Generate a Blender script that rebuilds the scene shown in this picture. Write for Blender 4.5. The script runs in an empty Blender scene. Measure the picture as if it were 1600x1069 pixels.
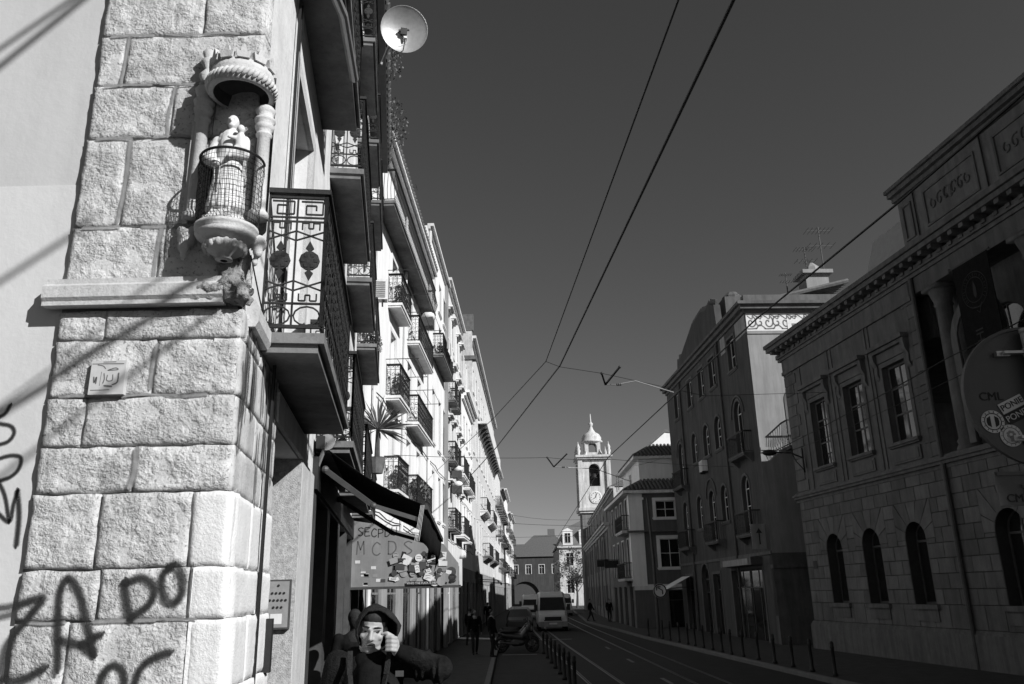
import bpy, bmesh, math, random
from mathutils import Vector, Matrix, noise
random.seed(7)
PI=math.pi; R=math.radians
sc=bpy.context.scene
# ------------------------------------------------------------------ camera, sky, sun, exposure
def setup():
    p,r=R(17.2),R(-1.3)
    fw=Vector((0,math.cos(p),math.sin(p))); u0=Vector((0,-math.sin(p),math.cos(p))); r0=Vector((1,0,0))
    rt=r0*math.cos(r)+u0*math.sin(r); up=-r0*math.sin(r)+u0*math.cos(r)
    cd=bpy.data.cameras.new('camera'); cam=bpy.data.objects.new('camera',cd); sc.collection.objects.link(cam)
    cam.matrix_world=Matrix(((rt.x,up.x,-fw.x,0),(rt.y,up.y,-fw.y,0),(rt.z,up.z,-fw.z,1.75),(0,0,0,1)))
    cd.lens=28.51; cd.sensor_width=36; cd.clip_start=.05; cd.clip_end=3000
    sc.camera=cam
    el,az=R(31),R(50)                      # sun stands behind the camera, to the right
    tosun=Vector((math.sin(az)*math.cos(el),-math.cos(az)*math.cos(el),math.sin(el)))
    w=bpy.data.worlds.new('World'); sc.world=w; w.use_nodes=True; nt=w.node_tree
    bg=nt.nodes['Background']; sky=nt.nodes.new('ShaderNodeTexSky'); sky.sky_type='NISHITA'; sky.sun_disc=False
    sky.sun_elevation=el; sky.sun_rotation=PI-az; sky.air_density=1.0; sky.dust_density=.3; sky.ozone_density=1.5
    sep=nt.nodes.new('ShaderNodeSeparateColor')      # black-and-white film behind a red filter: only the red of the sky
    nt.links.new(sky.outputs[0],sep.inputs[0]); nt.links.new(sep.outputs[0],bg.inputs['Color'])
    bg.inputs['Strength'].default_value=SKY
    l=bpy.data.lights.new('sun','SUN'); l.energy=5.0; l.angle=R(.53); l.color=(1,1,1)
    so=bpy.data.objects.new('sun',l); sc.collection.objects.link(so); so.rotation_euler=tosun.to_track_quat('Z','Y').to_euler()
    so.location=(30,-30,40)
    sc.view_settings.view_transform='Standard'; sc.view_settings.look='None'; sc.view_settings.exposure=EXPO; sc.view_settings.gamma=1
    sc.render.engine='CYCLES'
    sc.cycles.diffuse_bounces=2
    return tosun
SKY=.05; EXPO=0.25
TOSUN=setup()
# ------------------------------------------------------------------ mesh helpers
class MB:
    def __init__(s): s.v=[]; s.f=[]; s.uv={}
    def add(s,vs,fs,M=None):
        o=len(s.v); s.v+=[(M@Vector(v)) if M else Vector(v) for v in vs]; s.f+=[tuple(i+o for i in f) for f in fs]; return s
    def box(s,x0,x1,y0,y1,z0,z1,M=None):
        return s.add([(x0,y0,z0),(x1,y0,z0),(x1,y1,z0),(x0,y1,z0),(x0,y0,z1),(x1,y0,z1),(x1,y1,z1),(x0,y1,z1)],
              [(0,3,2,1),(4,5,6,7),(0,1,5,4),(1,2,6,5),(2,3,7,6),(3,0,4,7)],M)
    def bar(s,p,q,w,h=None):
        p,q=Vector(p),Vector(q); d=q-p; L=d.length
        if L<1e-6: return s
        M=Matrix.Translation(p)@d.to_track_quat('Z','Y').to_matrix().to_4x4(); h=h or w
        return s.box(-w/2,w/2,-h/2,h/2,0,L,M)
    def path(s,pts,w,h=None):
        for a,b in zip(pts,pts[1:]): s.bar(a,b,w,h)
        return s
    def tube(s,pts,r,n=6):
        pts=[Vector(p) for p in pts]; m=len(pts); rr=r if isinstance(r,(list,tuple)) else [r]*m
        t0=(pts[1]-pts[0]).normalized(); ref=Vector((0,0,1)) if abs(t0.z)<.9 else Vector((1,0,0))
        a=t0.cross(ref).normalized(); vs=[]; fs=[]
        for i,p in enumerate(pts):
            t=(pts[min(i+1,m-1)]-pts[max(i-1,0)]).normalized(); a=(a-t*a.dot(t)).normalized(); b=t.cross(a)
            for k in range(n):
                c=2*PI*k/n; vs.append(p+(a*math.cos(c)+b*math.sin(c))*rr[i])
        for i in range(m-1):
            for k in range(n):
                k2=(k+1)%n; fs.append((i*n+k,i*n+k2,(i+1)*n+k2,(i+1)*n+k))
        fs.append(tuple(range(n))[::-1]); fs.append(tuple((m-1)*n+k for k in range(n)))
        return s.add(vs,fs)
    def lathe(s,prof,n=16,M=None,a0=0,a1=2*PI,caps=True):
        full=abs(a1-a0-2*PI)<1e-4; c=n if full else n+1; vs=[]; fs=[]
        for r,z in prof:
            for k in range(c):
                a=a0+(a1-a0)*k/n; vs.append((r*math.cos(a),r*math.sin(a),z))
        for i in range(len(prof)-1):
            for k in range(n):
                k2=(k+1)%c; fs.append((i*c+k,i*c+k2,(i+1)*c+k2,(i+1)*c+k))
        if caps: fs.append(tuple(range(c))[::-1]); fs.append(tuple((len(prof)-1)*c+k for k in range(c)))
        return s.add(vs,fs,M)
    def prism(s,poly,y0,y1,M=None):           # polygon in x-z pushed along y
        n=len(poly); vs=[(x,y0,z) for x,z in poly]+[(x,y1,z) for x,z in poly]
        fs=[tuple(range(n)),tuple(range(2*n-1,n-1,-1))]+[(i,i+n,(i+1)%n+n,(i+1)%n) for i in range(n)]
        return s.add(vs,fs,M)
    def sphere(s,c,r,n=8,m=6,M=None):
        rx,ry,rz=r if isinstance(r,(list,tuple)) else (r,r,r); vs=[(0,0,-rz)]
        for i in range(1,m):
            t=-PI/2+PI*i/m
            for k in range(n): vs.append((rx*math.cos(t)*math.cos(2*PI*k/n),ry*math.cos(t)*math.sin(2*PI*k/n),rz*math.sin(t)))
        vs.append((0,0,rz)); fs=[]
        for k in range(n): fs.append((0,1+(k+1)%n,1+k)); fs.append((len(vs)-1,1+(m-2)*n+k,1+(m-2)*n+(k+1)%n))
        for i in range(m-2):
            for k in range(n): fs.append((1+i*n+k,1+i*n+(k+1)%n,1+(i+1)*n+(k+1)%n,1+(i+1)*n+k))
        T=Matrix.Translation(Vector(c)); return s.add(vs,fs,T if M is None else T@M)
    def mesh(s,name,mat=None,smooth=False,fix=True):
        me=bpy.data.meshes.new(name); me.from_pydata([tuple(v) for v in s.v],[],s.f)
        if fix:
            bm=bmesh.new(); bm.from_mesh(me); bmesh.ops.recalc_face_normals(bm,faces=bm.faces); bm.to_mesh(me); bm.free()
        if mat: me.materials.append(mat)
        if smooth:
            for p in me.polygons: p.use_smooth=True
        me.update(); return me
CACHE={}
def cached(key,name,fn,mat,smooth=False):
    k=(key,mat.name)
    if k not in CACHE:
        m=fn(); CACHE[k]=m.mesh(name,mat,smooth) if isinstance(m,MB) else m
    return CACHE[k]
def obj(name,mb,mat=None,parent=None,M=None,smooth=False):
    me=mb.mesh(name,mat,smooth) if isinstance(mb,MB) else mb
    o=bpy.data.objects.new(name,me); sc.collection.objects.link(o)
    if parent is not None: o.parent=parent
    if M is not None: o.matrix_basis=M
    return o
def tag(o,label,cat,group=None):
    o['label']=label; o['category']=cat
    if group: o['group']=group
    return o
def root(name,label,cat,loc=(0,0,0),rz=0,group=None):
    o=bpy.data.objects.new(name,None); sc.collection.objects.link(o); o.empty_display_size=.3
    o.location=loc; o.rotation_euler=(0,0,rz); return tag(o,label,cat,group)
def inv(o): return (Matrix.Translation(o.location)@Matrix.Rotation(o.rotation_euler[2],4,'Z')).inverted()
def struct(name,mb,mat,parent=None):
    o=obj(name,mb,mat,parent)
    if parent is None: o['kind']='structure'
    return o
def T(x=0,y=0,z=0,rz=0): return Matrix.Translation((x,y,z))@Matrix.Rotation(rz,4,'Z')
ORD=['first','second','third','fourth','fifth','sixth','seventh','eighth','ninth','tenth','eleventh','twelfth','thirteenth','fourteenth','fifteenth','sixteenth','seventeenth','eighteenth']
# ------------------------------------------------------------------ materials (all grey: the place as black-and-white film sees it)
def mat(name,c,rough=.85,var=.18,scale=3,bump=.25,bs=30,streak=0,pits=0,metal=0,spec=.3,dist=.01,patch=0,rand=0):
    m=bpy.data.materials.new(name); m.use_nodes=True; nt=m.node_tree; N=nt.nodes; Lk=nt.links
    b=N['Principled BSDF']; b.inputs['Roughness'].default_value=rough; b.inputs['Metallic'].default_value=metal
    b.inputs['Specular IOR Level'].default_value=spec
    g=N.new('ShaderNodeNewGeometry')
    n1=N.new('ShaderNodeTexNoise'); n1.inputs['Scale'].default_value=scale; n1.inputs['Detail'].default_value=7; n1.inputs['Roughness'].default_value=.65
    Lk.new(g.outputs['Position'],n1.inputs['Vector'])
    mr=N.new('ShaderNodeMapRange'); mr.inputs['From Min'].default_value=.28; mr.inputs['From Max'].default_value=.72
    mr.inputs['To Min'].default_value=c*(1-var); mr.inputs['To Max'].default_value=min(.9,c*(1+var)); Lk.new(n1.outputs[0],mr.inputs[0])
    out=mr.outputs[0]
    def mul(a,bk):
        k=N.new('ShaderNodeMath'); k.operation='MULTIPLY'; Lk.new(a,k.inputs[0]); Lk.new(bk,k.inputs[1]); return k.outputs[0]
    if streak:
        mp=N.new('ShaderNodeMapping'); mp.inputs['Scale'].default_value=(2.2,2.2,.22); Lk.new(g.outputs['Position'],mp.inputs[0])
        n2=N.new('ShaderNodeTexNoise'); n2.inputs['Scale'].default_value=1.6; n2.inputs['Detail'].default_value=6; n2.inputs['Roughness'].default_value=.7; Lk.new(mp.outputs[0],n2.inputs[0])
        m2=N.new('ShaderNodeMapRange'); m2.inputs['From Min'].default_value=.38; m2.inputs['From Max'].default_value=.6; m2.inputs['To Min'].default_value=1-streak; m2.inputs['To Max'].default_value=1; Lk.new(n2.outputs[0],m2.inputs[0])
        out=mul(out,m2.outputs[0])
    if pits:
        n3=N.new('ShaderNodeTexNoise'); n3.inputs['Scale'].default_value=bs*1.1; n3.inputs['Detail'].default_value=3; Lk.new(g.outputs['Position'],n3.inputs['Vector'])
        m3=N.new('ShaderNodeMapRange'); m3.inputs['From Min'].default_value=.3; m3.inputs['From Max'].default_value=.42; m3.inputs['To Min'].default_value=1-pits; m3.inputs['To Max'].default_value=1; Lk.new(n3.outputs[0],m3.inputs[0])
        out=mul(out,m3.outputs[0])
    if rand:
        oi=N.new('ShaderNodeObjectInfo'); m6=N.new('ShaderNodeMapRange'); m6.inputs['To Min'].default_value=1-rand; m6.inputs['To Max'].default_value=1+rand; Lk.new(oi.outputs['Random'],m6.inputs[0]); out=mul(out,m6.outputs[0])
    Lk.new(out,b.inputs['Base Color'])
    if bump:
        n4=N.new('ShaderNodeTexNoise'); n4.inputs['Scale'].default_value=bs; n4.inputs['Detail'].default_value=5; n4.inputs['Roughness'].default_value=.65; Lk.new(g.outputs['Position'],n4.inputs['Vector'])
        hh=n4.outputs[0]
        if patch:
            n5=N.new('ShaderNodeTexNoise'); n5.inputs['Scale'].default_value=7; n5.inputs['Detail'].default_value=4; Lk.new(g.outputs['Position'],n5.inputs['Vector'])
            m5=N.new('ShaderNodeMapRange'); m5.inputs['From Min'].default_value=.40; m5.inputs['From Max'].default_value=.62; m5.inputs['To Min'].default_value=.25; m5.inputs['To Max'].default_value=1.5; Lk.new(n5.outputs[0],m5.inputs[0]); hh=mul(hh,m5.outputs[0])
        bp=N.new('ShaderNodeBump'); bp.inputs['Strength'].default_value=bump; bp.inputs['Distance'].default_value=dist; Lk.new(hh,bp.inputs['Height']); Lk.new(bp.outputs[0],b.inputs['Normal'])
    return m
def glassy(name,c=.015,rough=.06):
    m=mat(name,c,rough,0,1,.05,3,spec=.6); return m
def paint(name,c,soft=.35):                      # sprayed paint: a ribbon that fades at its edges
    m=bpy.data.materials.new(name); m.use_nodes=True; nt=m.node_tree; N=nt.nodes; Lk=nt.links
    b=N['Principled BSDF']; b.inputs['Base Color'].default_value=(c,c,c,1); b.inputs['Roughness'].default_value=.9
    uv=N.new('ShaderNodeUVMap'); sp=N.new('ShaderNodeSeparateXYZ'); Lk.new(uv.outputs[0],sp.inputs[0])
    a=N.new('ShaderNodeMath'); a.operation='SUBTRACT'; a.inputs[1].default_value=.5; Lk.new(sp.outputs[1],a.inputs[0])
    ab=N.new('ShaderNodeMath'); ab.operation='ABSOLUTE'; Lk.new(a.outputs[0],ab.inputs[0])
    g=N.new('ShaderNodeNewGeometry'); n=N.new('ShaderNodeTexNoise'); n.inputs['Scale'].default_value=120; n.inputs['Detail'].default_value=4; Lk.new(g.outputs['Position'],n.inputs['Vector'])
    ad=N.new('ShaderNodeMath'); ad.operation='MULTIPLY_ADD'; ad.inputs[1].default_value=.25; Lk.new(n.outputs[0],ad.inputs[0]); Lk.new(ab.outputs[0],ad.inputs[2])
    mr=N.new('ShaderNodeMapRange'); mr.inputs['From Min'].default_value=.60; mr.inputs['From Max'].default_value=.60-soft; mr.inputs['To Min'].default_value=0; mr.inputs['To Max'].default_value=.88; Lk.new(ad.outputs[0],mr.inputs[0])
    Lk.new(mr.outputs[0],b.inputs['Alpha']); return m
m_plaster=mat('plaster_pale',.57,.9,.05,1.2,.25,14,streak=.06,dist=.012)
m_plaster_up=mat('plaster_grey',.49,.9,.05,1.0,.25,12,streak=.08,dist=.012)
m_stone=mat('limestone_rough',.52,.9,.17,6,1.0,48,pits=.6,dist=.022,patch=1,rand=.07)
m_stone_side=mat('limestone_side',.62,.9,.2,5,.5,45,streak=.35,pits=.35,dist=.012)
m_pale=mat('limewashed_stone',.74,.85,.08,5,.7,50,dist=.01,streak=.1)
m_mortar=mat('mortar',.2,.95,.35,9,.8,60,dist=.02)
m_stonetrim=mat('stone_trim',.55,.85,.14,5,.5,50,streak=.2,pits=.2)
m_white=mat('white_wash',.78,.85,.06,1.3,.15,10,streak=.1)
m_white2=mat('white_wash_dirty',.68,.85,.1,1.5,.15,10,streak=.22)
m_cream=mat('cream_render',.6,.85,.1,1.4,.15,10,streak=.25)
m_greyr=mat('grey_render',.3,.9,.15,1.2,.2,10,streak=.3)
m_near=mat('facade_wash',.7,.88,.16,2.4,.4,16,streak=.07,pits=.12,dist=.014)
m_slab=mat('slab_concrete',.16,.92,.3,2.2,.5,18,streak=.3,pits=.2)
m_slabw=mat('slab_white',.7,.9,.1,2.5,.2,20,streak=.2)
m_iron=mat('wrought_iron',.018,.6,.3,20,.3,60,spec=.3)
m_glass=glassy('window_glass')
m_wood=mat('old_wood',.22,.7,.35,5,.4,30,streak=.4)
m_wframe=mat('white_frame',.65,.6,.08,5,.1,30)
m_dark=mat('dark_paint',.02,.6,.3,6,.2,30)
m_dframe=mat('dark_frame',.06,.55,.25,6,.2,30)
m_rev=mat('door_reveal_stone',.38,.95,.4,26,.9,80,pits=.4,dist=.01)
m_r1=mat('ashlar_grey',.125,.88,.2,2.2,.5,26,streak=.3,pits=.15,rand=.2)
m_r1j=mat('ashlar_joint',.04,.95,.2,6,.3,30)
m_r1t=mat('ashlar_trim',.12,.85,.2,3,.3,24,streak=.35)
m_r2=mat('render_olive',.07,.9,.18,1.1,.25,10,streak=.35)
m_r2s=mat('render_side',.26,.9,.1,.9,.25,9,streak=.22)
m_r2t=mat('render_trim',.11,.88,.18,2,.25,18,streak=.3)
m_endw=mat('end_wall_render',.06,.9,.2,.8,.2,10,streak=.3)  # shade at the street end put into this wall colour
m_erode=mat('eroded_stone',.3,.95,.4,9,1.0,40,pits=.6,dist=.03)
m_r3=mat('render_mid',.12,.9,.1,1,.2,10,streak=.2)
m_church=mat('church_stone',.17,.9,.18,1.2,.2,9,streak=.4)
m_tower=mat('tower_stone',.55,.88,.14,1.4,.2,9,streak=.35)
m_tile=mat('roof_tile',.12,.9,.35,5,.4,20)
m_asphalt=mat('asphalt',.022,.85,.3,1.3,.4,80,spec=.2)
m_pave=mat('limestone_sett',.045,.85,.3,3,.6,40,spec=.2)
m_ground=mat('earth',.06,.95,.3,.5,.3,10)
m_kerb=mat('kerb_stone',.12,.85,.2,3,.3,30)
m_roadpaint=mat('road_paint',.16,.8,.35,6,.2,40)
m_rail=mat('rail_steel',.2,.45,.1,8,.1,40,metal=1)
m_cable=mat('cable',.012,.6,.1,3,0)
m_steel=mat('grey_steel',.3,.5,.12,5,.15,30,spec=.4)
m_galv=mat('galvanised',.42,.45,.15,8,.15,30,metal=.6)
m_cloth=mat('awning_cloth',.012,.95,.3,8,.4,90,spec=.05)
m_leaf=mat('leaf',.05,.7,.5,6,0)
m_leafp=mat('leaf_pale',.13,.7,.5,6,0)
m_bark=mat('bark',.06,.95,.3,8,.6,20)
m_statue=mat('statue_white',.62,.75,.12,12,.3,60)
m_skin=mat('skin',.33,.55,.08,30,.15,90,spec=.4)
m_skind=mat('skin_dark',.18,.6,.1,30,.1,80)
m_hair=mat('hair',.02,.7,.3,60,.3,120)
m_hood=mat('hood_cloth',.026,.95,.35,30,.8,110,spec=.02)
m_coat=mat('coat_cloth',.014,.95,.45,18,.9,60,spec=.02,dist=.015)
m_black=mat('black_cloth',.010,.95,.3,20,.4,90,spec=.02)
m_trou=mat('trousers',.02,.95,.3,20,.3,80)
m_rubber=mat('rubber',.02,.8,.2,10,.2,40)
m_vanw=mat('van_white',.55,.35,.05,2,0,10,spec=.5)
m_spray=paint('spray_black',.012); m_spray2=paint('spray_grey',.1); m_smear=paint('mortar_smear',.26,.3); m_drip=paint('drip_dark',.05,.45)
# ------------------------------------------------------------------ ground, road, pavements
def zg(y):
    return 0 if y<7 else (-.65 if y>21 else -.65*(y-7)/14)
YS=[-60,-20,0,4,7,10,14,18,21,30,40,55,70,90,120,150,200]
def lerp(tab,y):
    if y<=tab[0][0]: return tab[0][1]
    for (a,b),(c,d) in zip(tab,tab[1:]):
        if y<=c: return b+(d-b)*(y-a)/(c-a)
    return tab[-1][1]
KL=[(-60,-.9),(18,-.75),(33,-.9),(55,-.95),(80,-.4),(120,.4),(200,1.6)]           # left kerb x by y
KR=[(-60,13),(10,9.6),(23,8.25),(46,6.65),(58,6.2),(70,5.6),(120,7.5),(200,7.4)]   # right kerb
def strip(fa,fb,dz,ys=YS,n=1):
    m=MB()
    for a,b in zip(ys,ys[1:]):
        m.add([(fa(a),a,zg(a)+dz),(fb(a),a,zg(a)+dz),(fb(b),b,zg(b)+dz),(fa(b),b,zg(b)+dz)],[(0,1,2,3)])
    return m
kl=lambda y:lerp(KL,y); kr=lambda y:lerp(KR,y)
g=MB()
for a,b in zip([-300]+YS+[260],YS+[260,900]):
    g.add([(-500,a,zg(a)-.2),(500,a,zg(a)-.2),(500,b,zg(b)-.2),(-500,b,zg(b)-.2)],[(0,1,2,3)])
struct('ground',g,m_ground)
struct('road',strip(kl,kr,-.07),m_asphalt)
pl=struct('pavement_left',strip(lambda y:-14,lambda y:kl(y)-.16,.05),m_pave)
pr=struct('pavement_right',strip(lambda y:kr(y)+.16,lambda y:40,.05),m_pave)
def kerb(f,s,par):
    for k,(a,b) in enumerate(zip(YS,YS[1:])):
        nn=max(1,int((b-a)/1.2)) if 14<=a<=55 else 1
        for i in range(nn):
            y0=a+(b-a)*i/nn+.006; y1=a+(b-a)*(i+1)/nn-.006; m=MB(); vs=[]
            for y in (y0,y1):
                x=f(y)
                for xx,zz in ((x,-.15),(x,.045),(x+s*.02,.058),(x+s*.16,.058),(x+s*.16,-.15)): vs.append((xx,y,zg(y)+zz))
            m.add(vs,[(0,1,6,5),(1,2,7,6),(2,3,8,7),(3,4,9,8),(0,4,3,2,1),(5,6,7,8,9)])
            obj('kerb_stone',m,m_kerb,par)
kerb(kl,-1,pl); kerb(kr,1,pr)
# tram tracks
def pwl(tab,ys): return [(lerp(tab,y),y) for y in ys]
RA=[(10,2.4),(23.7,1.97),(43.2,1.36),(60,1.0),(90,1.4),(190,5)]
RC=[(10,5.9),(35.3,5.54),(60,5.2),(85.7,5.0),(110,5.4),(190,6.8)]
for nm,tab,off,lab in (('tram_rail',RA,0,'left-hand rail of the nearer tram track, beside the left bollards'),('tram_rail',RA,.9,'right-hand rail of the nearer tram track, running under the van'),
                       ('tram_rail',RC,-.9,'left-hand rail of the far tram track by the right pavement'),('tram_rail',RC,0,'rail closest to the right pavement and its bollards')):
    m=MB(); ys=[12,16,21,26,32,38,44,50,60,75,90,110,140,185]
    for a,b in zip(ys,ys[1:]):
        xa,xb=lerp(tab,a)+off,lerp(tab,b)+off
        for d0,d1 in ((-.05,-.005),(.03,.055)):
            m.add([(xa+d0,a,zg(a)-.062),(xa+d1,a,zg(a)-.062),(xb+d1,b,zg(b)-.062),(xb+d0,b,zg(b)-.062),(xa+d0,a,zg(a)-.072),(xa+d1,a,zg(a)-.072),(xb+d1,b,zg(b)-.072),(xb+d0,b,zg(b)-.072)],[(0,1,2,3),(0,1,5,4),(3,2,6,7),(0,3,7,4),(1,2,6,5)])
    tag(obj(nm,m,m_rail),lab,'rail','tram rails in the road')
def sheet(pts,z): 
    m=MB(); m.add([(x,y,zg(y)+z) for x,y in pts],[tuple(range(len(pts)))]); return m
road=bpy.data.objects['road']
obj('stop_line',sheet([(-.6,47.0),(2.9,46.9),(2.9,47.35),(-.6,47.45)],-.066),m_roadpaint,road)
obj('lane_mark',sheet([(-.15,50),(-.02,50),(-.05,75),(-.2,75)],-.066),m_roadpaint,road)
for i in range(3):
    y=24+i*7.2; x=4.35-.01*y
    obj('lane_dash',sheet([(x,y),(x+.12,y),(x+.1,y+1.6),(x-.02,y+1.6)],-.066),m_roadpaint,road)
obj('sun_strip',sheet([(-.7,36.2),(.75,36.1),(.75,36.45),(-.7,36.55)],-.066),m_roadpaint,road)  # pale sheet laid on the road in place of a band of sunlight
# ------------------------------------------------------------------ facade kit: local x along the facade, -y towards the street
def wall_mb(L,H,D,ops,z0=-1.0,rev=.25,us=(),zs=(),back=True):
    m=MB(); U=sorted(set([0,L]+[o[0] for o in ops]+[o[1] for o in ops]+list(us))); Z=sorted(set([z0,H]+[o[2] for o in ops]+[o[3] for o in ops]+list(zs)))
    for a,b in zip(U,U[1:]):
        run=None
        for c,d in zip(Z,Z[1:]):
            cx,cz=(a+b)/2,(c+d)/2; hole=any(o[0]<cx<o[1] and o[2]<cz<o[3] for o in ops)
            if hole:
                if run: m.add([(a,0,run[0]),(b,0,run[0]),(b,0,run[1]),(a,0,run[1])],[(0,1,2,3)]); run=None
            else: run=[run[0],d] if run else [c,d]
        if run: m.add([(a,0,run[0]),(b,0,run[0]),(b,0,run[1]),(a,0,run[1])],[(0,1,2,3)])
    for o in ops:
        a,b,c,d=o[:4]; arch=len(o)>4 and o[4]; t=d-(b-a)/2 if arch else d; r=rev
        m.add([(a,0,c),(a,r,c),(a,r,t),(a,0,t)],[(0,1,2,3)]); m.add([(b,0,c),(b,r,c),(b,r,t),(b,0,t)],[(0,1,2,3)])
        m.add([(a,0,c),(b,0,c),(b,r,c),(a,r,c)],[(0,1,2,3)])
        if not arch: m.add([(a,0,d),(b,0,d),(b,r,d),(a,r,d)],[(0,1,2,3)])
        else:
            rr=(b-a)/2; cx=(a+b)/2; n=14; P=[(cx-rr*math.cos(PI*k/n),t+rr*math.sin(PI*k/n)) for k in range(n+1)]
            for k in range(n):
                p,q=P[k],P[k+1]; cor=(a,d) if k<n/2 else (b,d)
                m.add([(p[0],0,p[1]),(q[0],0,q[1]),(cor[0],0,cor[1])],[(0,1,2)])
                m.add([(p[0],0,p[1]),(q[0],0,q[1]),(q[0],r,q[1]),(p[0],r,p[1])],[(0,1,2,3)])
            m.add([(a,0,d),(cx,0,d),(b,0,d)],[(0,1,2)])
    if back:
        m.add([(0,0,z0),(0,D,z0),(0,D,H),(0,0,H)],[(0,1,2,3)]); m.add([(L,0,z0),(L,D,z0),(L,D,H),(L,0,H)],[(0,1,2,3)])
        m.add([(0,D,z0),(L,D,z0),(L,D,H),(0,D,H)],[(0,1,2,3)]); m.add([(0,0,H),(L,0,H),(L,D,H),(0,D,H)],[(0,1,2,3)])
    return m
def wall(parent,L,H,D,ops,m,name='wall',M=None,**k):
    me=wall_mb(L,H,D,ops,**k).mesh(name,m,fix=False); return obj(name,me,None,parent,M)
def arcpts(w,t,r,n=12): return [(w/2-r*math.cos(PI*k/n),t+r*math.sin(PI*k/n)) for k in range(n+1)]
def window(parent,u0,u1,z0,z1,y=.16,cols=2,rows=(0,.7,1),arch=False,frame=None,fw=.05,surr=None,sw=.11,sill=0,glass=None,shut=None,hood=0,M0=None,key=None,blind=0):
    frame=frame or m_wframe; glass=glass or m_glass; w,h=round(u1-u0,3),round(z1-z0,3); t=h-w/2 if arch else h
    K=('win',w,h,cols,tuple(rows),arch,fw)
    def fr():
        m=MB(); m.box(0,fw,0,.05,0,t); m.box(w-fw,w,0,.05,0,t); m.box(fw,w-fw,0,.05,0,fw)
        m.box(fw,w-fw,0,.05,t-fw,t)
        for c in range(1,cols): x=w*c/cols; m.box(x-fw*.45,x+fw*.45,.004,.046,fw,t-fw)
        for q in rows[1:-1]: m.box(fw,w-fw,.002,.048,t*q-fw*.4,t*q+fw*.4)
        if arch:
            a=arcpts(w,t,w/2-fw*.5)
            for p,q in zip(a,a[1:]): m.bar((p[0],.025,p[1]),(q[0],.025,q[1]),.048,fw)
            m.box(w/2-fw*.4,w/2+fw*.4,.004,.046,t,h-fw)
        return m
    B=(M0 or Matrix.Identity(4))@T(u0,y,z0)
    o=obj('window',cached(K,'window',fr,frame),None,parent,B)
    for c in range(cols):
        for q0,q1 in zip(rows,rows[1:]):
            pw,ph=round(w/cols-fw*.4,3),round(t*(q1-q0)-fw*.4,3)
            obj('pane',cached(('pane',pw,ph),'pane',lambda:MB().box(0,pw,0,.008,0,ph),glass),None,o,T(w*c/cols+fw*.2,.022+random.uniform(-.002,.002),t*q0+fw*.2)@Matrix.Rotation(random.uniform(-.012,.012),4,'Z')@Matrix.Rotation(random.uniform(-.008,.008),4,'X'))
    if arch:
        def ap():
            a=arcpts(w,t,w/2-.01); return MB().prism(a,0,.008)
        obj('pane',cached(('apane',w,h),'pane',ap,glass),None,o,T(0,.024,0))
    if blind:
        obj('blind',cached(('blind',w,h,blind),'blind',lambda:MB().box(fw,w-fw,-.012,-.002,h*(1-blind),t-fw),m_white2),None,o)
    if surr:
        def su():
            m=MB()
            if arch:
                m.box(-sw,0,-y-.035,-y+.02,0,t); m.box(w,w+sw,-y-.035,-y+.02,0,t); a=arcpts(w,t,w/2); b=arcpts(w,t,w/2+sw)
                for i in range(len(a)-1): m.prism([a[i],b[i],b[i+1],a[i+1]],-y-.035,-y+.02)
            else:
                m.box(-sw,0,-y-.035,-y+.02,0,h); m.box(w,w+sw,-y-.035,-y+.02,0,h); m.box(-sw,w+sw,-y-.035,-y+.02,h,h+sw)
            return m
        obj('surround',cached(('sur',w,h,arch,sw,y),'surround',su,surr),None,o)
        if sill: obj('sill',cached(('sill',w,sw,y,sill),'sill',lambda:MB().box(-sw-.05,w+sw+.05,-y-sill,-y+.02,-.1,0).box(-sw,w+sw,-y-sill*.6,-y+.02,-.16,-.1),surr),None,o)
        if hood: obj('hood',cached(('hood',w,h,sw,y,hood),'hood',lambda:MB().box(-sw-.08,w+sw+.08,-y-hood,-y+.02,h+sw+.1,h+sw+.18).box(-sw-.03,w+sw+.03,-y-hood*.55,-y+.02,h+sw,h+sw+.1),surr),None,o)
    if shut:
        for s in (0,1):
            def sh():
                m=MB(); ww=w/2; m.box(0,.05,0,.035,0,h); m.box(ww-.05,ww,0,.035,0,h)
                for q in (0,.5,1): m.box(.05,ww-.05,0,.035,max(0,h*q-.06),min(h,h*q+.06))
                z=.08
                while z<h-.08: m.box(.05,ww-.05,.008,.024,z,z+.035); z+=.055
                return m
            obj('shutter',cached(('shut',w,h),'shutter',sh,shut),None,o,T(0 if s==0 else w,-.06,0,R(-68) if s==0 else R(180+68)))
    return o
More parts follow.
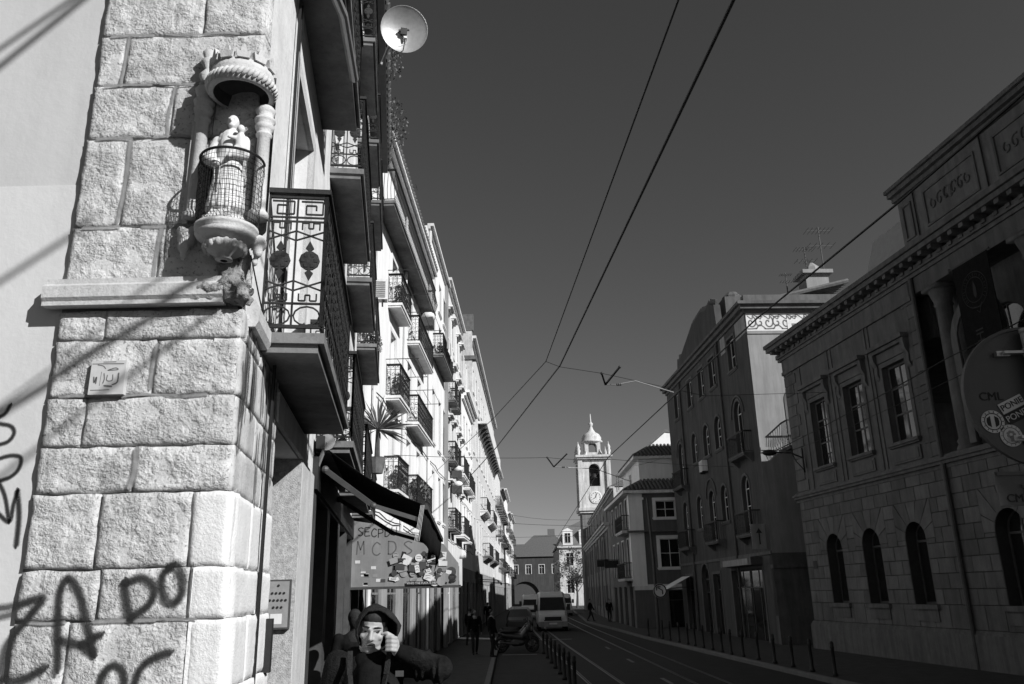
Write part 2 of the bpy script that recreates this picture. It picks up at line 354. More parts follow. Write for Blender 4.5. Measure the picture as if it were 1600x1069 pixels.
def panel(m,L,h,style,M):
    B=lambda a,b,w,hh=None:m.bar(M@Vector((a[0],0,a[1])),M@Vector((b[0],0,b[1])),w,hh)
    B((0,.05),(L,.05),.022); B((0,h-.02),(L,h-.02),.022)
    if style=='key':
        n=max(1,round(L/.19)); w=L/n
        B((0,h*.80),(L,h*.80),.012); B((0,h*.83),(L,h*.83),.012); B((0,h*.21),(L,h*.21),.014)
        for i in range(n+1): B((i*w,.05),(i*w,h),.013 if 0<i<n else .026)
        for i in range(n):
            x=i*w; c=x+w/2
            k=[(x+w*.12,h*.95),(x+w*.88,h*.95),(x+w*.88,h*.855),(x+w*.3,h*.855),(x+w*.3,h*.92),(x+w*.65,h*.92),(x+w*.65,h*.885)]
            for a,b in zip(k,k[1:]): B(a,b,.011)
            for a,b in (((0,.66),(1,.73)),((0,.73),(1,.66)),((0,.30),(1,.37)),((0,.37),(1,.30))): B((x+a[0]*w,h*a[1]),(x+b[0]*w,h*b[1]),.010)
            for zc,s in ((.77,-1),(.25,1)):
                k=[(x+w*.2,h*(zc+.03*s)),(x+w*.2,h*(zc-.02*s)),(x+w*.42,h*(zc-.02*s)),(x+w*.42,h*(zc+.02*s)),(x+w*.58,h*(zc+.02*s)),(x+w*.58,h*(zc-.02*s)),(x+w*.8,h*(zc-.02*s)),(x+w*.8,h*(zc+.03*s))]
                for a,b in zip(k,k[1:]): B(a,b,.010)
            rr=w*.36; D=Matrix.Rotation(PI/2,4,'X')
            m.lathe([(rr*.3,-.012),(rr,-.008),(rr,.008),(rr*.3,.012)],10,M@Matrix.Translation((c,0,h*.515))@D)
            for k in range(6): m.box(-.012,.012,-.014,.014,-.012,.012,M@Matrix.Translation((c+rr*.6*math.cos(k*PI/3),0,h*.515+rr*.6*math.sin(k*PI/3))))
            for s in (-1,1):
                m.prism([(c-.028,h*.515+s*(rr+.02)),(c,h*.515+s*(rr+.075)),(c+.028,h*.515+s*(rr+.02)),(c,h*.515+s*rr*.9)],-.008,.008,M)
            e=[(c+w*.44*math.cos(2*PI*k/12),h*.125+h*.065*math.sin(2*PI*k/12)) for k in range(13)]
            for a,b in zip(e,e[1:]): B(a,b,.010)
    elif style=='scroll':
        n=max(1,round(L/.13)); w=L/n
        B((0,h*.85),(L,h*.85),.012); B((0,h*.16),(L,h*.16),.012)
        for i in range(n+1): B((i*w,.05),(i*w,h),.014 if 0<i<n else .025)
        for i in range(n):
            x=i*w+w/2
            for zc,s in ((.67,1),(.50,-1),(.33,1)):
                p=[(x+s*(w*.42*(1-t*.75))*math.cos(t*5.2),h*zc+h*.085*(1-t*.75)*math.sin(t*5.2)*1.1) for t in [k/8 for k in range(9)]]
                for a,b in zip(p,p[1:]): B(a,b,.012)
            B((x-w*.3,h*.9),(x+w*.3,h*.98),.010); B((x-w*.3,h*.98),(x+w*.3,h*.9),.010)
    elif style=='belly':
        n=max(1,round(L/.11)); w=L/n
        for i in range(n+1):
            p=[(0,.05),(-.06,h*.2),(-.10,h*.35),(-.05,h*.6),(0,h*.85),(0,h)]
            q=[M@Vector((i*w,a,b)) for a,b in p]; m.path(q,.014)
    else:
        n=max(1,round(L/.12)); w=L/n
        for i in range(n+1): B((i*w,.05),(i*w,h),.014)
        B((0,h*.5),(L,h*.5),.012)
def balcony(parent,u0,u1,z,proj=.42,h=1.0,style='scroll',sm=None,sth=.12,M0=None,brackets=0,plants=0):
    L=round(u1-u0,2); B=(M0 or Matrix.Identity(4))@T(u0,0,z)
    def slab():
        m=MB(); m.box(0,L,-proj,.02,-sth*.55,0); m.box(.03,L-.03,-proj+.04,.02,-sth,-sth*.55)
        for k in range(brackets):
            x=.12+(L-.24)*k/max(1,brackets-1); m.prism([(0,-sth),(-proj*.85,-sth),(-proj*.6,-sth-.1),(-.1,-sth-.28),(0,-sth-.3)],x-.06,x+.06,Matrix(((0,1,0,0),(1,0,0,0),(0,0,1,0),(0,0,0,1))))
        return m
    o=obj('balcony',cached(('slab',L,proj,sth,brackets),'balcony',slab,sm or m_slab),None,parent,B)
    def rail():
        m=MB(); e=.03
        panel(m,L-2*e,h,style,T(e,-proj+e,0))
        for x in (e,L-e): panel(m,proj-e,h,style,T(x,-.0,0,R(-90)))
        return m
    obj('railing',cached(('rail',L,proj,h,style),'railing',rail,m_iron),None,o)
    def hr():
        m=MB(); m.box(0,L,-proj,-proj+.06,h,h+.035); m.box(0,.06,-proj+.06,0,h,h+.035); m.box(L-.06,L,-proj+.06,0,h,h+.035); return m
    obj('handrail',cached(('hand',L,proj,h),'handrail',hr,m_iron),None,o)
    return o
def facing(O,az,toward=False):
    a=R(az); d=Vector((math.sin(a),math.cos(a)))*(-1 if toward else 1); return math.atan2(d.y,d.x)
def cornice(parent,L,z,steps,m,name='cornice',x0=0,M=None,ends=0):
    c=MB()
    for p,a,b in steps: c.box(x0-ends*p,L+ends*p,-p,.03,z+a,z+b)
    return obj(name,c,m,parent,M)
def leaves(n,fn,size,m):
    b=MB()
    for i in range(n):
        p=Vector(fn()); a=random.uniform(0,6.3); t=random.uniform(-1.2,1.2); s=size*random.uniform(.6,1.4)
        M=Matrix.Translation(p)@Matrix.Rotation(a,4,'Z')@Matrix.Rotation(t,4,'X')
        b.add([(-s*.35,0,0),(0,-s*.1,s*.5),(s*.35,0,0),(0,.1*s,-s*.5)],[(0,1,2,3)],M)
    return b.mesh('leaves',m,fix=False)
def ribbon(name,pts,w,m,parent,yfn=None,place=None,M=None):
    # paint stroke on a wall: pts in (x,z); smooth Catmull-Rom then a strip with UV across
    P=[Vector(p) for p in pts]; Q=[]
    if len(P)>2:
        ext=[P[0]*2-P[1]]+P+[P[-1]*2-P[-2]]
        for i in range(1,len(ext)-2):
            for k in range(8):
                t=k/8; a,b,c,d=ext[i-1:i+3]; Q.append(.5*((2*b)+(c-a)*t+(2*a-5*b+4*c-d)*t*t+(3*b-a-3*c+d)*t**3))
        Q.append(P[-1])
    else:
        Q=[P[0].lerp(P[1],k/8) for k in range(9)]
    t0=(Q[1]-Q[0]).normalized()*w*.4; t1=(Q[-1]-Q[-2]).normalized()*w*.4; Q=[Q[0]-t0]+Q+[Q[-1]+t1]
    vs=[]; fs=[]; n=len(Q)
    for i,q in enumerate(Q):
        d=(Q[min(i+1,n-1)]-Q[max(i-1,0)]).normalized(); nn=Vector((-d.y,d.x)); ww=w*(.25 if i in(0,n-1) else 1)
        for s in (-.5,0,.5):
            x,z=q+nn*ww*s; y=yfn(x,z) if yfn else 0
            vs.append(Vector((x,y,z)) if not place else place(x,z))
    for i in range(n-1):
        for k in (0,1): fs.append((i*3+k,i*3+k+1,i*3+k+4,i*3+k+3))
    me=bpy.data.meshes.new(name); me.from_pydata([tuple(v) for v in vs],[],fs); uv=me.uv_layers.new(name='UVMap')
    for lp in me.loops: uv.data[lp.index].uv=((lp.vertex_index//3)/n,(lp.vertex_index%3)/2)
    me.materials.append(m); return obj(name,me,None,parent,M)
def text(name,s,size,m,parent,M,ext=.001,align='CENTER'):
    c=bpy.data.curves.new(name,'FONT'); c.body=s; c.size=size; c.extrude=ext; c.align_x=align; c.align_y='CENTER'; c.resolution_u=3
    t=bpy.data.objects.new(name,c); sc.collection.objects.link(t); dg=bpy.context.evaluated_depsgraph_get()
    me=bpy.data.meshes.new_from_object(t.evaluated_get(dg)); bpy.data.objects.remove(t); me.materials.clear(); me.materials.append(m)
    o=obj(name,me,None,parent,M); return o
def blob(name,prims,voxel,m,parent,M=None,smooth=3,rough=0):
    b=MB()
    for p in prims:
        if p[0]=='e':
            Rm=Matrix.Identity(4)
            if len(p)>3: Rm=Matrix.Rotation(p[3][2],4,'Z')@Matrix.Rotation(p[3][1],4,'Y')@Matrix.Rotation(p[3][0],4,'X')
            b.sphere(p[1],p[2],14,10,Rm)
        elif p[0]=='c':
            a,c=Vector(p[1]),Vector(p[2]); r0,r1=p[3],p[4]; b.sphere(a,r0,12,8); b.sphere(c,r1,12,8); b.tube([a,c],[r0,r1],12)
        elif p[0]=='b': b.box(*p[1:])
    me=b.mesh(name,m); o=bpy.data.objects.new('tmp',me); sc.collection.objects.link(o)
    q=o.modifiers.new('r','REMESH'); q.mode='VOXEL'; q.voxel_size=voxel; q.use_smooth_shade=True
    if smooth: q=o.modifiers.new('s','SMOOTH'); q.iterations=smooth; q.factor=.5
    dg=bpy.context.evaluated_depsgraph_get(); r=bpy.data.meshes.new_from_object(o.evaluated_get(dg)); bpy.data.objects.remove(o)
    r.materials.clear(); r.materials.append(m); r.name=name
    if rough:
        for v in r.vertices: v.co+=v.normal*rough*(noise.noise(v.co*14)+.6*noise.noise(v.co*38))
    for p in r.polygons: p.use_smooth=True
    return obj(name,r,None,parent,M)
# ------------------------------------------------------------------ near corner building (left)
AZ1=-8.2; C1=Vector((-1.57,4.45,0)); TH1=facing(C1,AZ1)
L1=root('corner_building','tall balconied building whose rough stone corner fills the left foreground','building',C1,TH1)
I1=inv(L1)
def toL1(v): return I1@Vector(v)
LEN1=16.9; H1=13.9
fl=[3.42,6.9,10.4]
bays=[[(.6,3.5),(4.55,7.55),(8.6,11.6),(12.5,15.5)],[(.6,3.6),(4.65,7.5),(8.35,11.05),(12.15,15.3)],[(.6,3.6),(6.65,8.75),(9.75,11.6),(12.35,15.0)]]
ops=[(1.5,3.2,-.5,3.0)]
shop=[(4.75,6.35),(6.75,8.3),(8.75,10.3),(10.7,12.3),(13.0,16.4)]
for a,b in shop: ops.append((a,b,.25 if b<12.5 else -.5,2.85))
for f,bs in zip(fl,bays):
    for a,b in bs:
        c=(a+b)/2; w=min(.62,(b-a)*.3); ops.append((c-w,c+w,f+.02,f+2.55))
w1=wall(L1,LEN1,H1,11,ops,m_near,rev=.34,back=False)
obj('inner_core',MB().box(.9,LEN1-.32,.62,10.9,-1,H1-.22),m_dframe,L1); obj('far_end_wall',MB().box(LEN1-.3,LEN1,.02,11,-1,H1),m_near,L1); obj('ceiling_slab',MB().box(.6,LEN1-.31,.4,11,H1-.2,H1),m_near,L1)
# the two-tone plastered end wall that faces the camera
def endwall(z0,z1,m,dy):
    b=MB(); n=14
    b.box(-12,-2.62,4.47+dy,4.9,z0,z1); return obj('end_wall',b,m,L1,I1)
endwall(-1,4.21,m_plaster,0); endwall(4.21,H1,m_plaster_up,.004)
obj('corner_core',MB().box(-2.63,-1.60,4.465,4.60,-1,H1),m_mortar,L1,I1)
def hgt(x,z,sd=0):
    k=max(0,noise.noise((x*4+sd*3,z*4,7.7+sd)))
    return .005*noise.noise((x*4+sd,z*4,sd*1.7))+.004*noise.noise((x*11,z*11,sd))-.03*k*k*(1+noise.noise((x*26,z*26,sd)))+.003*noise.noise((x*32,z*32,3+sd))
def stone(x0,x1,z0,z1,place,m,parent,base=.0,sd=0,gap=.008,amp=1,depth=.14,name='quoin_stone'):
    x0+=gap;x1-=gap;z0+=gap;z1-=gap; nx=max(5,int((x1-x0)/.026)); nz=max(4,int((z1-z0)/.026)); vs=[]; fs=[]
    for j in range(nz+1):
        for i in range(nx+1):
            u,v=i/nx,j/nz; x=x0+(x1-x0)*u; z=z0+(z1-z0)*v
            d=min(x-x0,x1-x,z-z0,z1-z); h=base+amp*hgt(x,z,sd)
            if d<.009: h-=.008*(1-d/.009)
            e=.012 if d<1e-6 else 0
            vs.append(place(x+e*noise.noise((x*9,z*9,sd+5)),z+e*noise.noise((z*9,x*9,sd+9)),h))
    W=nx+1
    for j in range(nz):
        for i in range(nx): fs.append((j*W+i,j*W+i+1,(j+1)*W+i+1,(j+1)*W+i))
    rim=[i for i in range(W)]+[j*W+nx for j in range(1,nz+1)]+[nz*W+i for i in range(nx-1,-1,-1)]+[j*W for j in range(nz-1,0,-1)]
    o=len(vs)
    for k in rim:
        j,i=divmod(k,W); x=x0+(x1-x0)*i/nx; z=z0+(z1-z0)*j/nz; vs.append(place(x,z,-depth))
    n=len(rim)
    for k in range(n): fs.append((rim[k],o+k,o+(k+1)%n,rim[(k+1)%n]))
    b=MB(); b.add(vs,fs); me=b.mesh(name,m,smooth=True,fix=False); return obj(name,me,None,parent)
front=lambda x,z,h: toL1((x,4.445-h,z))
side=lambda u,z,h: Vector((u,-h,z))
ZC=[13.9,5.86,5.261,4.888,4.502,3.902,3.546,3.370,3.190,2.853,2.572,2.316,1.919,1.656,1.29,.95,.6,.25,-.3]
JX={1:-1.97,2:-2.446,3:-2.109,4:-2.349,5:-2.094,7:-2.355,8:-2.043,9:-2.405,10:-2.09,11:-2.248,12:-1.889,13:-2.329,14:-2.1,15:-2.3,16:-1.95,17:-2.25}
for i in range(1,len(ZC)-1):
    if i==6: continue
    za,zb=ZC[i+1],ZC[i]; mid=(za+zb)/2; xr=-1.565+max(0,(2.58-mid)*.05); jx=JX.get(i,-2.1)
    pts=[-2.625,jx,xr]
    if i in (11,12,13,14): pts=[-2.625,jx,-1.75+.02*(i-11),xr] if jx<-1.9 else [-2.625,-2.2,-1.75+.02*(i-11),xr]
    for k,(a,b) in enumerate(zip(pts,pts[1:])):
        pale=(i in (11,12,13,14) and k==len(pts)-2)
        stone(a,b,za,zb,front,m_pale if pale else m_stone,L1,base=.012,sd=i*3.1+k,amp=.35 if pale else 1,gap=.002 if pale else random.uniform(.002,.006))
    # the same courses returning along the street side as far as the door
    if za<3.4:
        pr_=max(0,(2.58-mid)*.035); q=[.0,.62 if i%2 else .95,1.5]
        for k,(a,b) in enumerate(zip(q,q[1:])): stone(a,b,za,zb,side,m_stone_side if i<11 else m_pale,L1,base=.02+pr_,sd=i*2.3+k+40,amp=.45,gap=.004)
obj('quoin_stone',MB().box(-2.62,-1.57,4.44,4.5,5.87,H1),m_stone,L1,I1)
# string course with a broken end, on both faces
b=MB(); b.prism([(0,3.385),(.07,3.385),(.07,3.41),(.085,3.43),(.085,3.50),(.06,3.52),(.06,3.55),(0,3.56)],-2.70,-1.66,Matrix(((0,1,0,0),(-1,0,0,4.44),(0,0,1,0),(0,0,0,1)))); obj('string_course',b,m_stonetrim,L1,I1)
b=MB(); b.prism([(0,3.30),(-.06,3.30),(-.08,3.34),(-.08,3.42),(-.05,3.47),(0,3.48)],.12,.62,Matrix(((0,1,0,0),(1,0,0,0),(0,0,1,0),(0,0,0,1)))); obj('string_course',b,m_stonetrim,L1)
blob('broken_stone',[('b',-1.84,-1.54,4.37,4.5,3.40,3.50),('e',(-1.74,4.40,3.47),(.10,.05,.06)),('e',(-1.62,4.40,3.48),(.09,.06,.07)),('e',(-1.57,4.41,3.43),(.05,.07,.05)),('b',-1.70,-1.60,4.40,4.5,3.45,3.68),('e',(-1.66,4.42,3.60),(.055,.04,.12)),('e',(-1.62,4.42,3.54),(.05,.05,.06))],.010,m_erode,L1,I1,smooth=1,rough=.028)
for jx_,z0_,z1_ in ((-2.446,4.9,5.25),(-2.109,4.53,4.87),(-2.349,3.93,4.49),(-2.094,3.58,3.89),(-2.3,5.27,5.27),(-2.043,2.9,3.15),(-2.09,2.35,2.55)):
    if z1_>z0_: ribbon('mortar_smear',[(jx_+.01,z1_),(jx_+random.uniform(-.02,.02),(z0_*.6+z1_*.4)),(jx_-.005,z0_)],random.uniform(.03,.055),m_smear,L1,yfn=lambda x,z:4.445-.012-hgt(x,z)-.006,M=I1)
for z_ in (5.261,4.888,4.502,3.902,2.853,1.656):
    for a_ in (-2.55,-2.2,-1.95): ribbon('mortar_smear',[(a_,z_+random.uniform(-.01,.01)),(a_+.12,z_+random.uniform(-.012,.012)),(a_+random.uniform(.2,.32),z_)],random.uniform(.018,.035),m_smear,L1,yfn=lambda x,z:4.445-.012-hgt(x,z)-.006,M=I1)
# doorway: far jamb of granular stone, lintel, dark door
obj('door_jamb',MB().box(3.19,3.23,-.025,.34,-.5,3.0),m_rev,L1)
obj('door',MB().box(1.5,3.2,.30,.36,-.5,2.98).box(1.6,2.3,.285,.30,.3,1.2).box(2.4,3.1,.285,.30,.3,1.2).box(1.6,2.3,.285,.30,1.4,2.7).box(2.4,3.1,.285,.30,1.4,2.7),m_dark,L1)
obj('door_lintel',MB().box(1.45,3.4,-.035,.01,3.0,3.22),m_stonetrim,L1)
obj('jamb_facing',MB().box(3.23,4.35,-.03,.01,-.5,3.0),m_stonetrim,L1)
for a,b in shop:
    z0=.25 if b<12.5 else -.5
    window(L1,a,b,z0,2.85,y=.2,cols=2,rows=(0,.22,.74,1),frame=m_dframe,fw=.07)
wall(L1,12.5,3.22,1,[(a-4.39,b-4.41,.26 if b<12.5 else -.5,2.84) for a,b in shop],m_dframe,name='shop_front',M=T(4.4,-.025,0),rev=.3,back=False)
obj('shop_fascia',MB().box(4.4,16.7,-.06,.01,2.87,3.22),m_dark,L1)
obj('shop_sill',MB().box(4.4,12.6,-.05,.01,-.6,.24),m_greyr,L1)
for f,bs in zip(fl,bays):
    for a,b in bs:
        c=(a+b)/2; w=min(.62,(b-a)*.3)
        window(L1,c-w,c+w,f+.02,f+2.55,y=.14,cols=2,rows=(0,.3,.75,1),frame=m_wood,fw=.08,surr=m_stonetrim,sw=.14)
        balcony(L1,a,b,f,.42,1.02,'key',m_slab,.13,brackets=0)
# eave with tiles
e=MB(); e.box(-.3,LEN1+.1,-.45,.03,H1-.25,H1); obj('eave',e,m_dframe,L1)
e=MB()
for i in range(60): e.tube([(i*.285,-.52,H1+.05),(i*.285,3.5,H1+1.7)],.12,6)
rf=obj('roof',e,m_tile,L1); rf['kind']='stuff'
e=MB(); e.tube([(.95,-.06,0),(.95,-.06,3.3)],.012); e.tube([(1.2,-.04,3.5),(1.22,-.03,8)],.012); e.tube([(1.32,-.035,4.4),(1.34,-.03,6.6)],.008)
obj('cable_run',e,m_cable,L1)
e=MB(); e.tube([(.42,-.05,7.1),(.8,-.18,6.72),(1.6,-.35,6.75),(2.6,-.40,6.78)],.045,10); obj('drainpipe',e,m_galv,L1)
e=MB(); e.tube([(.03,-.02,3.72),(.15,-.06,3.52),(.35,-.07,3.42),(.55,-.06,3.45)],.005); obj('loose_cable',e,m_cable,L1)
# dark drips on the side of the quoin
for i in range(26):
    u=random.uniform(.05,1.3); z=random.choice([3.3,3.28,3.15,2.84])-random.uniform(0,.12); l=random.uniform(.15,.6)
    ribbon('stain',[(u,z),(u+random.uniform(-.02,.03),z-l*.5),(u+random.uniform(-.02,.03),z-l)],random.uniform(.03,.1),m_drip,L1,yfn=lambda x,z:-.034)
# graffiti
gy=lambda x,z:4.445-.012-hgt(x,z)-.016
G={'z':[(-2.699,1.731),(-2.62,1.743),(-2.474,1.784),(-2.54,1.68),(-2.612,1.567),(-2.622,1.382)],'z2':[(-2.622,1.382),(-2.524,1.389),(-2.414,1.442)],
'A':[(-2.343,1.431),(-2.378,1.676),(-2.387,1.811),(-2.356,1.879),(-2.296,1.819),(-2.239,1.692),(-2.173,1.502)],'Ab':[(-2.343,1.571),(-2.24,1.55),(-2.152,1.595)],'At':[(-2.173,1.502),(-2.239,1.544)],
'P':[(-2.056,1.853),(-2.035,1.765),(-2.0,1.668)],'P2':[(-2.055,1.847),(-1.966,1.87),(-1.899,1.82),(-1.911,1.743),(-1.995,1.677)],
'O':[(-1.815,1.932),(-1.857,1.888),(-1.859,1.829),(-1.828,1.76),(-1.779,1.744),(-1.746,1.797),(-1.754,1.876),(-1.798,1.928),(-1.83,1.92)],
'c':[(-2.125,1.326),(-2.115,1.399),(-2.067,1.444),(-2.013,1.406),(-1.993,1.323)],'e':[(-1.953,1.322),(-1.925,1.423),(-1.862,1.477),(-1.785,1.503)]}
for k,v in G.items(): ribbon('graffiti',v,.062,m_spray,L1,yfn=gy,M=I1)
G={'a':[(-2.844,2.828),(-2.865,2.78),(-2.908,2.754)],'b':[(-2.904,2.725),(-2.822,2.707),(-2.796,2.666),(-2.823,2.619),(-2.883,2.6)],'c':[(-2.87,2.521),(-2.795,2.54),(-2.738,2.528),(-2.737,2.469),(-2.776,2.423),(-2.849,2.397)],
'd':[(-2.842,2.402),(-2.79,2.316),(-2.745,2.18)],'e':[(-2.822,2.234),(-2.745,2.18),(-2.736,2.27),(-2.725,2.345)],'f':[(-2.727,2.345),(-2.696,2.209),(-2.686,2.053)]}
for k,v in G.items(): ribbon('graffiti',v,.034 if k!='f' else .044,m_spray,L1,yfn=lambda x,z:4.466,M=I1)
# ------------------------------------------------------------------ tile plaque
pq=root('tile_plaque','square painted tile plaque with a small house and figures, on the rough stone corner','plaque',(-2.28,4.43,2.86))
obj('tile',MB().box(-.098,.098,-.03,.012,0,.196),mat('glazed_tile',.5,.35,.12,14,.05,30),pq)
mk=lambda p,w=.006,m=m_spray2:ribbon('drawing',p,w,m,pq,yfn=lambda x,z:-.0315)
mk([(-.09,.178),(-.03,.178)]); mk([(-.03,.178),(.085,.176)],.008); mk([(-.03,.188),(.04,.188)],.006)
mk([(-.06,.172),(-.03,.165),(-.015,.15)],.007); mk([(0,.14),(.04,.152),(.055,.142),(0,.139)],.008); mk([(.062,.12),(.06,.07),(.035,.055)],.013)
mk([(-.02,.12),(-.015,.09),(-.02,.065)],.009); mk([(0,.11),(0,.08),(.03,.08),(.03,.112)],.008); mk([(-.075,.1),(-.07,.07),(-.06,.1),(-.06,.065)],.012); mk([(-.035,.13),(-.038,.05)],.004); mk([(-.085,.025),(.02,.026)],.006); mk([(-.01,.05),(.03,.045)],.014)
# ------------------------------------------------------------------ door-phone panel and house number plate
ip=root('door_phone','metal door-phone panel with rows of round buttons, fixed in the granular door jamb','door phone',toL1((0,0,0))*0+(Matrix.Translation(C1)@Matrix.Rotation(TH1,4,'Z'))@Vector((3.185,.12,1.5)),TH1-PI/2)
# its own x runs across the jamb, -y looks at the camera
obj('housing',MB().box(-.10,.115,-.05,.0,-.01,.41),m_dframe,ip); obj('face_plate',MB().box(-.085,.10,-.056,-.048,.005,.395),m_galv,ip)
def btn(): return MB().lathe([(.0105,0),(.0105,.008),(.007,.012)],10,Matrix.Rotation(PI/2,4,'X'))
for r_,n in ((.36,1),(.295,4),(.235,5),(.175,3)):
    for k in range(n): obj('button',cached('btn','button',btn,m_iron),None,ip,T(.008+(k-(n-1)/2)*.034,-.055,r_))
obj('name_card',MB().box(-.05,.05,-.0575,-.055,.035,.12),m_white2,ip)
tag(obj('dark_slot',MB().box(1.32,1.40,-.10,-.05,1.28,1.62),m_dark,None,Matrix.Translation(C1)@Matrix.Rotation(TH1,4,'Z')),'narrow dark letter plate on the stone beside the door','letter plate')
# ------------------------------------------------------------------ wayside shrine on the corner
SX,SY=-1.655,4.33
sh=root('corner_shrine','carved stone corner shrine with crown canopy, two columns and round console','shrine',(SX,SY,3.62))
def P(x,y,z): return (x-SX,y-SY,z-3.62)
def colprof(h,r): return [(r*1.5,0),(r*1.5,.03),(r*1.1,.05),(r,.07),(r*.92,h*.72),(r*1.2,h*.735),(r*1.2,h*.75),(r*.95,h*.765),(r*1.25,h*.79),(r*1.45,h*.82),(r*1.2,h*.845),(r*1.5,h*.865),(r*1.55,h*.885),(r*1.1,h*.91),(r*1.3,h*.94),(r*1.5,h*.97),(r*1.1,h)]
for x,y,h in ((-1.895,4.405,.92),(-1.505,4.405,.76)):
    obj('column',MB().lathe(colprof(h,.042),14,Matrix.Translation(P(x,y,3.92))),m_stonetrim,sh,smooth=True)
obj('finial',MB().lathe([(.05,0),(.035,.03),(.055,.07),(.02,.12),(.05,.17),(.03,.2),(.045,.24),(.01,.27)],10,Matrix.Translation(P(-1.885,4.39,4.84))),m_stonetrim,sh,smooth=True)
# canopy: dome open below, rope rim, crown of fleurs
cz=4.715
prof=[(.165,cz),(.19,cz),(.20,cz+.03),(.185,cz+.06),(.195,cz+.10),(.185,cz+.15),(.17,cz+.15),(.165,cz+.10),(.13,cz+.14),(.0,cz+.17)]
cy=obj('canopy',MB().lathe([(r,z-3.62) for r,z in prof],28,Matrix.Translation((0.02,-.01,0)),caps=False),m_stonetrim,sh,smooth=True)
rp=MB()
for k in range(40):
    a=2*PI*k/40; a2=a+.2; rp.tube([(.02+.197*math.cos(a),-.01+.197*math.sin(a),cz-3.62+.015),(.02+.203*math.cos((a+a2)/2),-.01+.203*math.sin((a+a2)/2),cz-3.62+.045),(.02+.197*math.cos(a2),-.01+.197*math.sin(a2),cz-3.62+.075)],[.01,.016,.01],6)
obj('rope_moulding',rp,m_stonetrim,cy,smooth=True)
for k in range(12):
    a=2*PI*k/12-.2; f=MB(); f.prism([(-.035,0),(-.045,.05),(-.02,.04),(-.012,.075),(0,.095),(.012,.075),(.02,.04),(.045,.05),(.035,0)],-.014,.014,T(.02+.185*math.cos(a),-.01+.185*math.sin(a),cz+.145-3.62,a+PI/2)); obj('crown_point',f,m_stonetrim,cy)
obj('canopy_shade',MB().lathe([(.163,cz-3.62),(.15,cz-3.62+.08),(.08,cz-3.62+.13),(0,cz-3.62+.14)],24,Matrix.Translation((0.02,-.01,0)),caps=False),m_dframe,cy)  # dark dome inside the canopy, the shade under it put into the colour
nb=MB(); nb.lathe([(.20,0),(.20,.98)],20,Matrix.Translation(P(SX+.01,SY+.04,3.86)),a0=R(15),a1=R(165),caps=False); obj('niche_back',nb,m_mortar,sh)
obj('pilaster',MB().box(*[-1.955-SX,-1.925-SX],4.40-SY,4.45-SY,.28,1.0),m_stonetrim,sh)
cons=MB().lathe([(r_,z_*.6+.06) for r_,z_ in [(.02,-.10),(.05,-.09),(.045,-.06),(.09,-.02),(.12,.02),(.125,.055),(.10,.075),(.13,.095),(.165,.12),(.175,.15),(.16,.18),(.18,.20),(.18,.235),(.0,.24)]],26,None,caps=False); cn=obj('console',cons,m_stonetrim,sh,smooth=True)
for k in range(16):
    a=2*PI*k/16; obj('gadroon',cached('gad','gadroon',lambda:MB().sphere((0,0,0),(.016,.02,.045),8,6),m_stonetrim,True),None,cn,T(.112*math.cos(a),.112*math.sin(a),.078,a)@Matrix.Diagonal((1,1,.65,1)))
blob('carved_mask',[('e',P(-1.915,4.40,3.80),(.055,.05,.06)),('e',P(-1.915,4.37,3.74),(.035,.035,.05)),('e',P(-1.95,4.40,3.85),(.03,.03,.03)),('e',P(-1.88,4.40,3.85),(.03,.03,.03)),('e',P(-1.915,4.355,3.78),(.014,.018,.025)),('e',P(-1.915,4.38,3.68),(.02,.02,.03))],.009,m_stonetrim,sh)
blob('carved_mask',[('e',P(-1.49,4.41,3.76),(.05,.05,.055)),('e',P(-1.48,4.38,3.70),(.03,.03,.045)),('e',P(-1.50,4.40,3.64),(.02,.02,.03))],.009,m_stonetrim,sh)
# wire guard basket
tag(sh,sh['label'],'shrine')
gd=root('wire_guard','bulging iron wire guard basket around the statue in the corner shrine','guard basket',(SX,SY,3.80)); gm=MB(); n=38; rows=13
def gp(a,t):
    r=.172+.012*math.sin(t*PI); z=.02+.44*t
    if t>.8: r+=.012
    return (r*math.cos(a),r*math.sin(a)*.98,z)
A0,A1=R(150),R(390)
for i in range(n+1):
    a=A0+(A1-A0)*i/n; gm.tube([gp(a,k/6) for k in range(7)],.0016,3)
for j in range(rows+1): gm.tube([gp(A0+(A1-A0)*k/24,j/rows) for k in range(25)],.0016,3)
obj('mesh',gm,m_iron,gd); gm=MB()
for t,r_ in ((0,.006),(1,.008)): gm.tube([gp(A0+(A1-A0)*k/30,t) for k in range(31)],r_,6)
for a in (A0,A1): gm.tube([gp(a,k/6) for k in range(7)],.006,6)
obj('hoop',gm,m_iron,gd)
